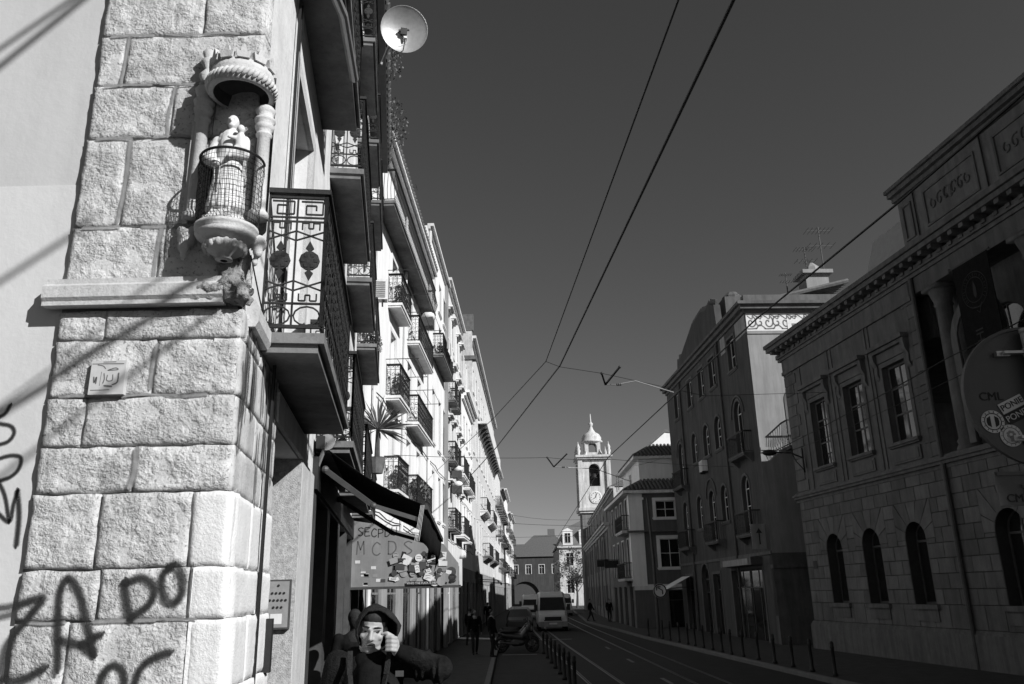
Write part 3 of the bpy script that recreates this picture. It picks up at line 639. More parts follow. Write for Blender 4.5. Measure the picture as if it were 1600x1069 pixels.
# statue: robed figure with a child on the arm
st=root('saint_statue','white statue of a robed figure carrying a child, standing in the corner shrine','statue',(SX-.015,SY-.01,3.815))
sm_=[]
sm_+=[('c',(0,0,.13),(0,0,.36),.098,.075),('c',(0,0,.36),(0,.005,.55),.075,.068),('e',(0,0,.535),(.092,.055,.036)),('c',(0,0,.56),(.002,-.005,.61),.022,.021),('e',(.006,-.010,.660),(.033,.038,.044)),('e',(.008,-.050,.652),(.007,.009,.011)),('e',(.006,-.034,.628),(.019,.019,.015)),('c',(-.012,-.044,.668),(.024,-.044,.668),.006,.006),
 ('c',(-.075,0,.54),(-.108,-.02,.42),.036,.034),('c',(-.108,-.02,.42),(-.05,-.085,.36),.036,.024),('e',(-.035,-.095,.355),(.02,.016,.016)),
 ('c',(.075,0,.54),(.09,-.03,.44),.034,.032),('c',(.09,-.03,.44),(.04,-.08,.42),.032,.022),
 ('c',(.078,-.058,.46),(.076,-.062,.53),.036,.028),('e',(.076,-.07,.578),(.023,.025,.028)),('c',(.076,-.066,.53),(.076,-.068,.565),.013,.012),('c',(.06,-.08,.45),(.03,-.10,.40),.02,.014),('c',(.05,-.08,.52),(.02,-.095,.52),.014,.010),('c',(-.04,-.02,.56),(.04,-.02,.56),.026,.026),('e',(0,-.045,.50),(.05,.03,.06))]
for k in range(9):
    a=PI+PI*k/8; sm_.append(('c',(.09*math.cos(a),.085*math.sin(a),.11),(.06*math.cos(a),.055*math.sin(a),.40),.022,.012))
blob('body',sm_,.006,m_statue,st,M=Matrix.Diagonal((1.04,1.04,1.07,1)),smooth=1)
obj('pedestal',MB().lathe([(.155,-.02),(.155,.03),(.13,.04),(.10,.09),(.11,.12)],6,None).lathe([(.1,.12),(.1,.135)],20),m_statue,st)
sp=MB(); sp.tube([(-.05,-.10,.355),(-.04,-.105,.25)],.004); sp.tube([(-.02,-.085,.40),(-.022,-.10,.2)],.005); obj('cord_belt',sp,m_stonetrim,st)
# ------------------------------------------------------------------ black awning over the shop
W1=Matrix.Translation(C1)@Matrix.Rotation(TH1,4,'Z')
aw=root('shop_awning','black cloth folding awning on metal arms over the shop front beside the corner','awning',W1@Vector((4.5,0,2.4)),TH1)
Ai=inv(aw)
def A(x,y,z): return Ai@Vector((x,y,z))
nf,ff=(-.98,8.9,2.66),(-1.08,12.0,2.50); nw=W1@Vector((4.5,-.08,3.36)); fw_=W1@Vector((8.2,-.08,3.36))
cl=MB(); vs=[]; nu,nv=10,12
for j in range(nv+1):
    for i in range(nu+1):
        u,v=i/nu,j/nv; a=nw.lerp(fw_,u); b_=Vector(nf).lerp(Vector(ff),u); p=a.lerp(b_,v); p.z-=.05*math.sin(PI*v)+.02*math.sin(u*9+v*4)*v; vs.append(A(*p))
fs=[(j*(nu+1)+i,j*(nu+1)+i+1,(j+1)*(nu+1)+i+1,(j+1)*(nu+1)+i) for j in range(nv) for i in range(nu)]
cl.add(vs,fs); o=obj('cloth',cl.mesh('cloth',m_cloth,True,False),None,aw); md=o.modifiers.new('t','SOLIDIFY'); md.thickness=.006
vl=MB(); vs=[]
for i in range(13):
    u=i/12; p=Vector(nf).lerp(Vector(ff),u); vs+=[A(*p),A(p.x-.03-.02*math.sin(u*17),p.y,p.z-.17-.05*math.sin(u*3)),A(p.x-.05-.05*math.sin(u*14),p.y,p.z-.36+.07*math.sin(u*11))]
vl.add(vs,[(i*3+k,i*3+k+1,i*3+k+4,i*3+k+3) for i in range(12) for k in (0,1)]); o=obj('valance',vl.mesh('valance',m_cloth,True,False),None,aw); o.modifiers.new('t','SOLIDIFY').thickness=.005
vl=MB(); p=Vector(nf)
for k in range(4): vl.bar(A(p.x-.008-.012*k,p.y-.01,p.z+.02),A(p.x-.06-.016*k,p.y-.012,p.z-.36),.004,.004)
obj('cord',vl,m_white2,aw)
fb=MB(); fb.bar(A(*nf),A(*ff),.05); obj('front_bar',fb,m_dframe,aw)
for a,el_,f in (((-2.10,8.98,3.10),(-1.53,8.85,2.68),(-1.02,8.95,2.52)),((-2.55,11.9,3.10),(-1.75,11.7,2.6),(-1.12,11.9,2.42))):
    m=MB(); m.bar(A(*a),A(*el_),.035,.055); m.bar(A(*el_),A(*f),.03,.045); m.sphere(A(*a),.045,8,6); m.sphere(A(*el_),.035,8,6); obj('arm',m,m_dframe,aw)
m=MB(); q=W1@Vector((4.42,-.14,3.38)); m.lathe([(.075,-.01),(.09,-.01),(.09,.01),(.075,.01)],16,Ai@Matrix.Translation(q)@Matrix.Rotation(PI/2,4,'X'))
for k in range(6): m.bar(A(q.x,q.y,q.z),A(q.x+.08*math.cos(k*PI/3),q.y,q.z+.08*math.sin(k*PI/3)),.012)
m.bar(A(q.x,q.y,q.z),A(q.x-.1,q.y+.05,q.z-.25),.03); obj('crank_wheel',m,m_galv,aw)
m=MB(); m.box(4.35,8.3,-.12,-.03,3.3,3.44); obj('roller_box',m,m_dark,aw,Ai@W1)
# ------------------------------------------------------------------ fixed canopy with a graffitied, stickered side
cp=root('stickered_canopy','fixed shop canopy whose near side panel is covered with graffiti and stickers','canopy',(-3.33,16.9,1.93))
poly=[(0,0),(0,1.30),(.5,1.22),(1.85,.80),(2.15,.42),(2.16,.0)]
m_panel=mat('canopy_panel',.24,.6,.12,4,.1,20,streak=.2)
obj('side_panel',MB().prism(poly,-.02,.02),m_panel,cp)
top=MB()
for (a,b),(c,d) in zip(poly[1:],poly[2:]): top.add([(a,.02,b-.005),(c,.02,d-.005),(c-.45,3.2,d-.005),(a-.45,3.2,b-.005)],[(0,1,2,3)])
obj('roof_sheet',top,m_dframe,cp); obj('underside',MB().add([(0,.02,0),(2.14,.02,0),(1.7,3.2,0),(-.45,3.2,0)],[(0,1,2,3)]),m_dark,cp)
obj('edge_strip',MB().box(2.17,2.22,-.03,.1,-.02,.5),m_white2,cp); obj('bottom_trim',MB().box(-.02,2.2,-.03,.0,-.05,0),m_dframe,cp)
yy=lambda x,z:-.0225
def stroke(p,w=.05,m=m_spray): ribbon('graffiti',p,w,m,cp,yfn=yy)
def letters(s,x,z,h,w,m,sp=None):
    F={'S':[[(1,.9),(.5,1),(0,.8),(.5,.5),(1,.25),(.5,0),(0,.1)]],'E':[[(1,1),(0,1),(0,.5),(0,0),(1,0)],[(0,.5),(.8,.5)]],'C':[[(1,.85),(.5,1),(0,.6),(.1,.15),(.6,0),(1,.15)]],'P':[[(0,0),(0,1)],[(0,1),(.8,.95),(.9,.6),(0,.45)]],'D':[[(0,0),(0,1)],[(0,1),(.8,.9),(1,.4),(.5,.02),(0,0)]],'U':[[(0,1),(0,.3),(.4,0),(.9,.2),(1,1)]],'M':[[(0,0),(.1,1)],[(.1,1),(.5,.35)],[(.5,.35),(.9,1)],[(.9,1),(1,0)]],'H':[[(0,0),(0,1)],[(1,0),(1,1)],[(0,.5),(1,.5)]]}
    sp=sp or h*.85
    for ch in s:
        for st_ in F.get(ch,[]): stroke([(x+a*h*.6,z+c*h+.02*math.sin(x*9)) for a,c in st_],w,m)
        x+=sp
letters('SECPDU',.12,.98,.16,.03,m_spray); letters('MCDS',.1,.62,.25,.035,m_spray2,.32)
rnd=random.Random(3)
for i in range(80):
    x=rnd.uniform(.85,2.08); zmax=1.2-.42*(x-.5)/1.35 if x<1.85 else .4; z=rnd.uniform(.06,max(.1,min(.62,zmax-.12))); w=rnd.uniform(.08,.2); h=rnd.uniform(.06,.16); c=rnd.choice([m_statue,m_white2,m_dark,m_greyr,m_steel,m_dframe])
    y=-.0235-.0006*i
    if rnd.random()<.35: me=MB().lathe([(w*.5,-.001),(w*.5,.001)],14,T(x,y,z)@Matrix.Rotation(PI/2,4,'X'))
    else: me=MB().box(-w/2,w/2,-.001,.001,-h/2,h/2,T(x,y,z)@Matrix.Rotation(rnd.uniform(-.5,.5),4,'Y'))
    s_=obj('sticker',me,c,cp)
    if rnd.random()<.6:
        for k in range(2): ribbon('print',[(x-w*.3,z+(k-.5)*h*.4),(x,z+(k-.3)*h*.4),(x+w*.3,z+(k-.5)*h*.35)],.014,m_spray if c not in (m_dark,m_dframe) else m_spray2,s_,yfn=lambda a,b,yv=y:yv-.002)
obj('sticker',MB().box(1.12,1.86,-.06,-.056,.015,.085),m_dark,cp); text('lettering','WHO THE FUCK IS HENRY ?',.058,m_statue,cp,T(1.49,-.0615,.05)@Matrix.Rotation(PI/2,4,'X'))
for i in range(14): 
    x=rnd.uniform(.1,.95); z=rnd.uniform(.05,.5); obj('sticker',MB().box(x-.05,x+.05,-.0245,-.0235,z-.03,z+.03),rnd.choice([m_white2,m_greyr,m_dframe]),cp)
# ------------------------------------------------------------------ satellite dish on the third-floor balcony
ds=root('satellite_dish','round satellite dish fixed high on a balcony of the near building','satellite dish',(-1.95,13.0,11.5))
DM=Matrix.Translation((.02,0,.52))@Matrix.Rotation(R(14),4,'Z')@Matrix.Rotation(R(108),4,'X')
pr_=[(.44*k/10,.12*(k/10)**2) for k in range(11)]
obj('reflector',MB().lathe(pr_+[(.445,.125),(.44,.105),(.2,.0),(.02,-.02)],36,DM,caps=False),m_galv,ds,smooth=True)
m=MB(); m.tube([DM@Vector((0,-.40,.10)),DM@Vector((0,-.32,.42))],.012); m.tube([DM@Vector((0,0,0)),DM@Vector((0,0,-.15)),Vector((-.3,.15,.25)),Vector((-.42,.15,-.1))],.025); obj('arm',m,m_steel,ds)
obj('receiver',MB().tube([DM@Vector((0,-.33,.40)),DM@Vector((0,-.27,.47))],.035,8),m_white2,ds)
m=MB(); m.box(-.06,.06,-.06,.06,-.03,.03,DM@Matrix.Translation((0,-.02,.05))); m.bar(DM@Vector((-.1,-.02,.06)),DM@Vector((.1,.02,.06)),.03); m.bar(DM@Vector((0,-.02,.05)),DM@Vector((0,-.22,.06)),.025); obj('bracket',m,m_dframe,ds)
m=MB(); p0=DM@Vector((0,-.30,.45)); m.tube([p0,p0+Vector((.02,0,-.12)),p0+Vector((-.12,0,-.17)),p0+Vector((-.25,0,0)),p0+Vector((-.42,.05,.10))],.006); obj('cable',m,m_white2,ds)
# ------------------------------------------------------------------ left row of houses beyond the corner building
AZL=1.15; OL=Vector((-3.88,21.3,0)); THL=facing(OL,AZL)
DL=Vector((math.sin(R(AZL)),math.cos(R(AZL)),0))
def LP(y): return OL+DL*((y-21.3)/math.cos(R(AZL)))
def house(name,label,y0,y1,H,m,cat='building',group='houses along the left side'):
    return root(name,label,cat,LP(y0),THL,group)
def grid_house(r,L,H,m,cols,floors,w,gf=True,D=11,surr=None,frame=None,bal=(),style='scroll',sm=None,hood=0,shut=None,us=None,gfz=-.6,sill=.08,rev=.22,gfm=None):
    """cols: list of centre u; floors: list of (z0,height); bal: set of (col,floor) with a balcony"""
    ops=[]; 
    for i,c in enumerate(cols):
        for j,(z,h) in enumerate(floors): ops.append((c-w/2,c+w/2,z,z+h))
    gops=[]
    if gf:
        n=max(2,int(L/2.6)); 
        for k in range(n):
            a=L*(k+.16)/n; b=L*(k+.84)/n; gops.append((a,b,-.6,2.5))
    if gf:
        wall(r,L,3.3,D,gops,gfm or m_greyr,name='ground_floor_wall',rev=.12,back=False); wall(r,L,H,D,ops,m,rev=rev,z0=3.3); obj('inner_core',MB().box(.02,L-.02,.3,D-.05,-1,3.29),m_dframe,r)
    else: wall(r,L,H,D,ops+gops,m,rev=rev)
    for i,c in enumerate(cols):
        for j,(z,h) in enumerate(floors):
            isb=(i,j) in bal
            window(r,c-w/2,c+w/2,z,z+h,y=rev*.7,cols=2,rows=(0,.35,.75,1) if isb else (0,.68,1),frame=frame or m_wframe,fw=.05,surr=surr,sw=.12,sill=0 if isb else sill,hood=hood,shut=shut,blind=random.choice([0,0,0,.3,.5]))
    for a,b,c,d in gops: window(r,a,b,c,d,y=.07,cols=2,rows=(0,.78,1),frame=random.choice([m_dframe,m_wframe,m_wood]),fw=.07)
    return r
def tv_aerial(label,p,s=1.0):
    a=root('tv_aerial',label,'aerial',p,0,'roof aerials'); m=MB(); m.tube([(0,0,0),(0,0,1.6*s)],.035,5); obj('mast',m,m_dframe,a)
    m=MB()
    for z,n in ((1.5,7),(1.1,5)):
        m.bar((-.3*s,0,z*s),(.3*s,0,z*s),.022)
        for k in range(n): x=(-.3+.6*k/(n-1))*s; m.bar((x,-.2*s,z*s),(x,.2*s,z*s),.015)
    obj('elements',m,m_dframe,a)
# ---- white house with three rows of balconies and the long attic balcony
h2=house('white_house','bright white house with iron balconies and a long attic balcony, next to the corner building',21.3,33.2,15,m_white)
grid_house(h2,12.0,15.0,m_white,[3.4,6.9,9.4],[(4.72,2.2),(7.52,2.2),(10.5,1.7)],.95,surr=m_white2,bal={(0,0),(0,1),(0,2),(1,0),(1,1),(1,2),(2,0),(2,1),(2,2)},frame=m_wood)
for z in (4.7,7.5,10.45):
    balcony(h2,2.4,4.4,z,.45,.95,'scroll',m_slabw,.14); balcony(h2,6.4,10.6,z,.45,.95,'scroll',m_slabw,.14)
balcony(h2,.2,10.4,12.85,.55,1.0,'belly',m_slab,.16)
cornice(h2,12.0,14.9,[(.15,0,.12),(.3,.12,.22),(.42,.22,.34)],m_white2)
rf=MB()
for i in range(42): rf.tube([(i*.285,-.45,15.28),(i*.285,3.5,16.9)],.11,6)
o=obj('roof',rf,m_tile,h2); o['kind']='stuff'
obj('downpipe',MB().tube([(.25,-.08,-.5),(.25,-.08,14.9)],.06,8),m_white2,h2); obj('downpipe',MB().tube([(5.4,-.08,3.5),(5.4,-.08,14.9)],.05,8),m_white2,h2)
# awnings' iron poles and clothes lines on the white house
for k,(u,z) in enumerate(((2.3,8.6),(6.3,8.6),(6.3,11.5),(2.3,11.5))):
    c=MB(); c.bar((u,0,z),(u,-1.0,z),.02); c.bar((u+2.2,0,z),(u+2.2,-1.0,z),.02)
    for q in (.35,.6,.95): c.bar((u,-q,z),(u+2.2,-q,z),.012)
    obj('drying_frame',c,m_iron,h2)
# ---- tall plain white house
h3=house('tall_white_house','tall plain white house with few windows, rising above the attic balcony',33.2,41,17.6,m_white)
grid_house(h3,7.8,17.6,m_white,[2.2,4.6,6.6],[(5.0,1.9),(8.2,2.3),(12.3,1.9),(15.0,1.4)],.9,surr=m_white2,frame=m_wood,bal={(0,2),(1,2)})
balcony(h3,1.9,6.6,12.15,.5,.95,'scroll',m_slab,.14)
obj('grey_pilaster',MB().box(7.0,7.8,-.12,.01,-.6,17.9),m_greyr,h3); cornice(h3,7.8,17.45,[(.1,0,.12),(.25,.12,.25)],m_white2)
obj('downpipe',MB().tube([(.2,-.08,-.5),(.2,-.08,17.4)],.06,8),m_white2,h3)
# ---- house with hooded windows and paired balconies
h4=house('hooded_window_house','pale house with hooded windows and stacked pairs of dark balconies on the left',41,50.5,18.1,m_white2)
grid_house(h4,9.5,18.0,m_white2,[1.2,3.2,6.2,8.2],[(5.0,2.1),(8.4,2.1),(11.6,2.1),(15.0,1.5)],.9,surr=m_slabw,frame=m_wood,hood=.3,bal={(0,0),(1,0),(0,1),(1,1),(2,1),(3,1),(0,2),(1,2)})
for z in (4.95,8.35,11.55): balcony(h4,.5,2.1,z,.45,.95,'scroll',m_slab,.14); balcony(h4,2.5,4.0,z,.45,.95,'scroll',m_slab,.14)
balcony(h4,5.4,9.1,8.35,.5,.95,'bar',m_slabw,.2); balcony(h4,5.4,9.1,4.95,.5,.95,'bar',m_slabw,.2)
cornice(h4,9.5,17.9,[(.12,0,.15),(.3,.15,.3)],m_white2)
# ---- lower house with heavy moulded cornice and set-back attic
h5=house('corniced_house','lower white house with a heavy moulded cornice and a set-back attic storey',50.5,59,14.2,m_white)
grid_house(h5,8.5,14.0,m_white,[1.4,3.6,5.8,7.6],[(4.9,2.1),(8.2,2.1),(11.2,1.6)],.85,surr=m_slabw,bal={(0,0),(1,0),(0,1),(1,1)})
balcony(h5,.8,4.3,8.15,.45,.95,'scroll',m_slabw,.14); balcony(h5,.8,2.2,4.85,.45,.95,'scroll',m_slabw,.14); balcony(h5,5.2,6.5,8.15,.4,.95,'bar',m_slabw,.14)
cornice(h5,8.5,13.7,[(.15,0,.2),(.3,.2,.4),(.5,.4,.55)],m_white,ends=0)
obj('attic',MB().box(.2,5.5,1.2,8,14,17.6),m_white,h5); obj('attic_eave',MB().prism([(0.0,17.6),(5.8,17.6),(5.8,17.8),(2.9,18.7),(0.0,17.8)],.9,8.2),m_tile,h5)
for u in (1.6,3.8): window(h5,u-.4,u+.4,15,16.8,y=1.17,cols=2,rows=(0,.6,1),surr=m_slabw)
# ---- tall block with a rough stone party wall and bracketed gallery
h6=house('bracketed_block','tall pale block with a rough stone party wall and a gallery carried on brackets',59,95,20.5,m_cream)
grid_house(h6,36,20.3,m_cream,[2+3.2*k for k in range(11)],[(4.9,2.2),(8.4,2.2),(12.0,2.2),(16.6,1.8)],1.1,surr=m_slabw,bal={(k,1) for k in range(11)},frame=m_dframe)
obj('party_wall',MB().box(-.35,0,-.1,9,9,20.9),m_stone_side,h6); obj('party_cap',MB().box(-.45,.3,-.4,9,18.6,18.9).box(-.4,.1,-.2,1.6,20.9,22.2),m_tile,h6)
gal=MB(); gal.box(7.0,35,-.75,.02,15.2,15.4); gal.box(7.0,35,-.75,-.65,15.4,16.5); obj('gallery',gal,m_white2,h6)
for k in range(15):
    x=7.6+k*1.9; obj('bracket',cached('gbr','bracket',lambda:MB().prism([(0,0),(-.65,0),(-.6,-.2),(-.25,-.5),(-.05,-1.0),(0,-1.0)],-.15,.15,Matrix(((0,1,0,0),(1,0,0,0),(0,0,1,0),(0,0,0,1)))),m_dframe),None,h6,T(x,0,15.2))
for a,b in ((9,15),(20,28)): balcony(h6,a,b,8.35,.6,1.0,'bar',m_slabw,.16,brackets=5); balcony(h6,a+3,b+4,4.85,.6,1.0,'bar',m_slab,.16,brackets=5)
cornice(h6,36,20.2,[(.15,0,.2),(.4,.2,.4)],m_cream)
# ---- the row runs on
yy0=95
for k,(l_,H,m,lab) in enumerate(((16,16.5,m_white2,'first of the narrow far houses on the left, past the bracketed block'),(14,15.2,m_greyr,'grey far house on the left with small balconies'),(18,16.8,m_white,'white far house on the left above the distant awnings'),(16,15.0,m_cream,'cream far house on the left near the street end'),(22,16.2,m_white2,'last visible house at the far end of the left row'))):
    h=house('far_house',lab,yy0,yy0+l_,H,m); n=max(3,int(l_/2.8)); cs=[l_*(q+.5)/n for q in range(n)]
    grid_house(h,l_,H,m,cs,[(4.8,2.1),(8.2,2.1),(11.6,2.0)],1.0,surr=m_slabw,bal={(q,j) for q in range(n) for j in range(3)})
    for q in range(0,n,1):
        for j,z in enumerate((4.78,8.18,11.58)):
            if random.random()<.7: balcony(h,cs[q]-.9,cs[q]+.9,z,.6,1.0,'bar',m_slab,.15)
    cornice(h,l_,H-.1,[(.2,0,.2),(.5,.2,.35)],m)
    yy0+=l_
# air conditioners, aerials, sun blinds, plants on the left side
def ac_unit(label,M):
    a=root('air_conditioner',label,'air conditioner',(0,0,0),0,'air conditioners'); a.matrix_basis=M
    obj('case',MB().box(-.42,.42,-.3,0,0,.6),m_white2,a)
    for k in range(9): obj('slat',MB().box(-.36,.36,-.325,-.30,.06+k*.055,.085+k*.055),m_galv,a)
    obj('bracket',MB().box(-.3,-.26,-.3,.02,-.12,0).box(.26,.3,-.3,.02,-.12,0),m_iron,a)
ac_unit('white air conditioner on the end of the corner building, above the palm',W1@T(17.02,-.12,9.6,PI/2+PI))
ac_unit('box-shaped air conditioner on the arched building, left of its lower balcony',T(10.86,46.2,8.1,-PI/2))
tv_aerial('comb aerial on the roof edge over the attic balcony',LP(29.5)+Vector((-.4,0,15.6)),1.3)
tv_aerial('small aerial on the roof of the hooded-window house',LP(47)+Vector((-.5,0,18.0)),1.2)
tv_aerial('aerial on the far bracketed block',LP(78)+Vector((-.5,0,20.4)),1.5)
def bush(label,p,r,n,size,m,cat='plant',pot=True,group='balcony and roof plants'):
    b=root('potted_plant',label,cat,p,0,group)
    def fn():
        while True:
            v=Vector((random.uniform(-1,1),random.uniform(-1,1),random.uniform(-1,1)))
            if v.length<1: return (v.x*r[0],v.y*r[1],r[2]+v.z*r[2])
    obj('foliage',leaves(n,fn,size,m),None,b)
    s=MB()
    for k in range(7): s.tube([(0,0,-.1),(random.uniform(-.5,.5)*r[0],random.uniform(-.5,.5)*r[1],r[2]*1.3)],.008,4)
    obj('stem',s,m_bark,b)
    if pot: obj('pot',MB().lathe([(.09,-.22),(.13,0),(.14,0),(.14,.03)],10),m_tile,b)
bush('weedy shrub sprouting from the roof edge above the air conditioner',(-3.3,20.3,13.95),(.5,.9,.7),420,.07,m_leafp,pot=False)
bush('straggly weeds on the gutter beside the satellite dish',(-2.75,17.0,13.95),(.22,.7,.45),150,.06,m_leafp,pot=False)
bush('leafy plants filling the lowest wide balcony of the white house',LP(29.8)+Vector((.25,0,4.95)),(.3,1.9,.42),1500,.10,m_leafp)
bush('trailing plants on the lowest narrow balcony of the white house',LP(24.7)+Vector((.25,0,4.9)),(.2,.8,.25),350,.08,m_leafp)
bush('plants on the top narrow balcony of the white house',LP(24.7)+Vector((.25,0,10.65)),(.2,.8,.35),450,.08,m_leafp)
bush('plants on the middle narrow balcony of the white house',LP(24.7)+Vector((.25,0,7.7)),(.2,.8,.35),450,.08,m_leafp)
bush('flowering pots on the second-floor balcony of the corner building',W1@Vector((13.6,-.25,7.1)),(.2,.9,.35),400,.07,m_leafp)
bush('flower pots on the wide top balcony of the tall white house',LP(36.5)+Vector((.25,0,12.35)),(.2,1.2,.3),400,.09,m_leafp)
# spiky palm on a first-floor balcony
pm=root('potted_palm','spiky potted palm leaning out of a balcony of the corner building','plant',W1@Vector((11.9,-.5,5.0)),0,'balcony and roof plants')
m=MB()
for k in range(64):
    a=random.uniform(0,2*PI); e=random.uniform(-.3,1.3); l=random.uniform(.55,.85); d=Vector((math.cos(a)*math.cos(e),math.sin(a)*math.cos(e),math.sin(e)))
    s=d.cross(Vector((0,0,1))).normalized()*.02; p1=d*l*.55; p2=d*l-Vector((0,0,.12*l)); m.add([s*.3,-s*.3,p1-s,p2,p1+s],[(0,1,2,3,4)])
obj('frond',m.mesh('frond',m_leafp,fix=False),None,pm); obj('stem',MB().tube([(0,0,-.6),(0,0,0)],[.06,.04],7),m_bark,pm); obj('pot',MB().lathe([(.12,-.9),(.17,-.6),(.18,-.58)],12),m_tile,pm)
# rounded white sun blinds on the white house
for k,(y,z,l_) in enumerate(((30.5,12.2,'upper'),(43.3,8.0,'middle'),(43.3,7.2,'lower'))):
    a=root('rolled_blind','white rounded sun blind on the left houses, the %s of three'%l_,'sun blind',LP(y)+Vector((0,0,z)),THL,'rounded white blinds'); obj('arm',MB().tube([(0,0,0),(0,-.5,.1)],.02),m_iron,a); obj('hood',MB().sphere((0,-.4,.1),(.36,.28,.2),14,10),m_statue,a,smooth=True); obj('shade',MB().box(-.3,.3,-.6,-.1,-.35,.02),m_dframe,a)
# shop awnings far down the left pavement
for k,(y,z) in enumerate(((62,2.9),(67,2.8),(88,2.9))):
    a=root('street_awning','sloping shop awning far down the left pavement, %s from the camera'%ORD[k],'awning',LP(y)+Vector((0,0,z)),THL,'far awnings on the left')
    obj('cloth',MB().add([(0,0,.5),(3.6,0,.5),(3.6,-1.6,-.2),(0,-1.6,-.2),(3.6,-1.6,-.4),(0,-1.6,-.4)],[(0,1,2,3),(3,2,4,5)]),m_white2 if k!=1 else m_cloth,a); obj('arm',MB().bar((0,0,-.1),(0,-1.6,-.2),.03).bar((3.6,0,-.1),(3.6,-1.6,-.2),.03),m_iron,a)

# cables clipped along the left fronts, and washing on a balcony
for k,(y0,y1,z,lab) in enumerate(((21.5,41,3.9,'black cable clipped along the white house above the shops'),(21.5,58,7.15,'thin cable sagging along the left fronts below the second balconies'),(41,59,4.4,'cable along the hooded-window house above its shops'))):
    P=[]
    n=int((y1-y0)/1.3)
    for i in range(n+1): y=y0+(y1-y0)*i/n; P.append(LP(y)+Vector((.05+.03*(i%2),0,z+.05*math.sin(i*1.9))))
    tag(obj('wall_cable',MB().tube(P,.018,5),m_cable),lab,'cable','cables on the left fronts')
for k in range(5):
    y=35.6+k*.55; o=obj('laundry',MB().add([(0,0,0),(.02,.42,0),(.05,.40,-.55-.1*(k%2)),(-.02,.03,-.6)],[(0,1,2,3)]),random.choice([m_statue,m_white2,m_greyr])); o.location=LP(y)+Vector((.62,0,13.15)); tag(o,'%s piece of washing from the left on the tall white house balcony'%ORD[k],'laundry','washing on the balcony')
# ------------------------------------------------------------------ grand ashlar building (right foreground)
ZB=-.75
THR1=facing(None,-7,True); O1=Vector((11.87,34.37,0))
g1=root('ashlar_palace','large dark ashlar building with arched ground-floor windows along the right side','building',O1,THR1)
arch=[(1.77,2.96),(4.41,5.58),(7.1,8.23),(11.4,12.6),(14.6,15.8),(18.2,19.4)]; AZ0,AZ1_=1.13,3.67; L_=44  # front carried on unseen past the camera, length set to shade road and sign
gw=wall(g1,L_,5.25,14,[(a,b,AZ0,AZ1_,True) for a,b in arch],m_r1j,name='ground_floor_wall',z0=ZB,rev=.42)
for a,b in arch: window(g1,a,b,AZ0,AZ1_,y=.34,cols=2,rows=(0,1),arch=True,frame=m_dframe,fw=.07)
def block(w,h,p=.03,c=.012):
    m=MB(); m.add([(0,0,0),(w,0,0),(w,0,h),(0,0,h),(0,-p+c,0),(w,-p+c,0),(w,-p+c,h),(0,-p+c,h),(c,-p,c),(w-c,-p,c),(w-c,-p,h-c),(c,-p,h-c)],
      [(0,1,5,4),(1,2,6,5),(2,3,7,6),(3,0,4,7),(4,5,9,8),(5,6,10,9),(6,7,11,10),(7,4,8,11),(8,9,10,11)]); return m
def put_block(u0,u1,z0,z1,par,gap=.008,m=None):
    w,h=round(u1-u0-2*gap,2),round(z1-z0-2*gap,3)
    if w<.06 or h<.04: return
    obj('stone_block',cached(('blk',w,h),'stone_block',lambda:block(w,h),m or m_r1),None,par,T(u0+gap,-random.uniform(0,.004),z0+gap))
CH=.452; zrows=[AZ0-.68+.0,AZ0]+[AZ0+CH*k for k in range(1,10)]
UE=13.6
def spans(z0,z1):
    sp=[(0,UE)]
    for a,b in arch:
        r=(b-a)/2; t=AZ1_-r; e=0
        if z0>=AZ0-.01 and z0<AZ1_+.5:
            e=.46 if z0>t-.25 else 0
            if z0<t-.25 or z0<AZ1_+.42: sp=[q for s,f in sp for q in ((s,min(f,a-e)),(max(s,b+e),f)) if q[1]-q[0]>.05]
    return sp
zz=[.45]+[AZ0+CH*k for k in range(0,10)]
for i,(z0,z1) in enumerate(zip(zz,zz[1:])):
    z1=min(z1,5.2)
    for s,f in spans(z0,z1):
        n=max(1,round((f-s)/.78)); off=.5 if i%2 else 0; cuts=[s]+[s+(f-s)*(k+.5*(i%2)*(n>1))/n for k in range(1 if not i%2 else 0,n)]+[f]
        cuts=sorted(set(round(c,3) for c in cuts))
        for a,b in zip(cuts,cuts[1:]): put_block(a,b,z0,z1,gw)
for a,b in arch[:4]:
    r=(b-a)/2; cx=(a+b)/2; t=AZ1_-r; hw=r+.46; topz=AZ0+CH*7; 
    def outer(th):
        c,s=math.cos(th),math.sin(th); k=min(hw/abs(c) if abs(c)>1e-6 else 9,(topz-t)/s if s>1e-6 else 9); return (cx+c*k,t+s*k)
    n=7; th0=-.0
    base=AZ0+CH*math.floor((t-.25-AZ0)/CH+1)
    for k in range(n):
        t0,t1=PI*k/n+.012,PI*(k+1)/n-.012; P=[(cx+r*math.cos(q),t+r*math.sin(q)) for q in (t0,(t0+t1)/2,t1)]; Q=[outer(t1),outer(t0)]
        for cor in ((cx+hw,topz),(cx-hw,topz)):
            tc=math.atan2(cor[1]-t,cor[0]-cx)
            if t0<tc<t1: Q=[outer(t1),cor,outer(t0)]
        obj('voussoir',MB().prism(P+Q,-.034,0),m_r1,gw)
    for s in (-1,1):
        zlow=[z for z in zz if z>t-.25][0] if any(z>t-.25 for z in zz) else t
        if zlow<t: put_block(min(cx+s*r,cx+s*hw),max(cx+s*r,cx+s*hw),zlow,t,gw)
    obj('window_sill',MB().box(a-.15,b+.15,-.14,.02,AZ0-.14,AZ0).box(a-.05,b+.05,-.07,.02,AZ0-.5,AZ0-.14),m_r1t,gw)
obj('plinth',MB().box(-.12,L_,-.14,.02,ZB,.33).box(-.08,L_,-.1,.02,.33,.40).box(-.05,L_,-.06,.02,.40,.45),m_r1t,g1)
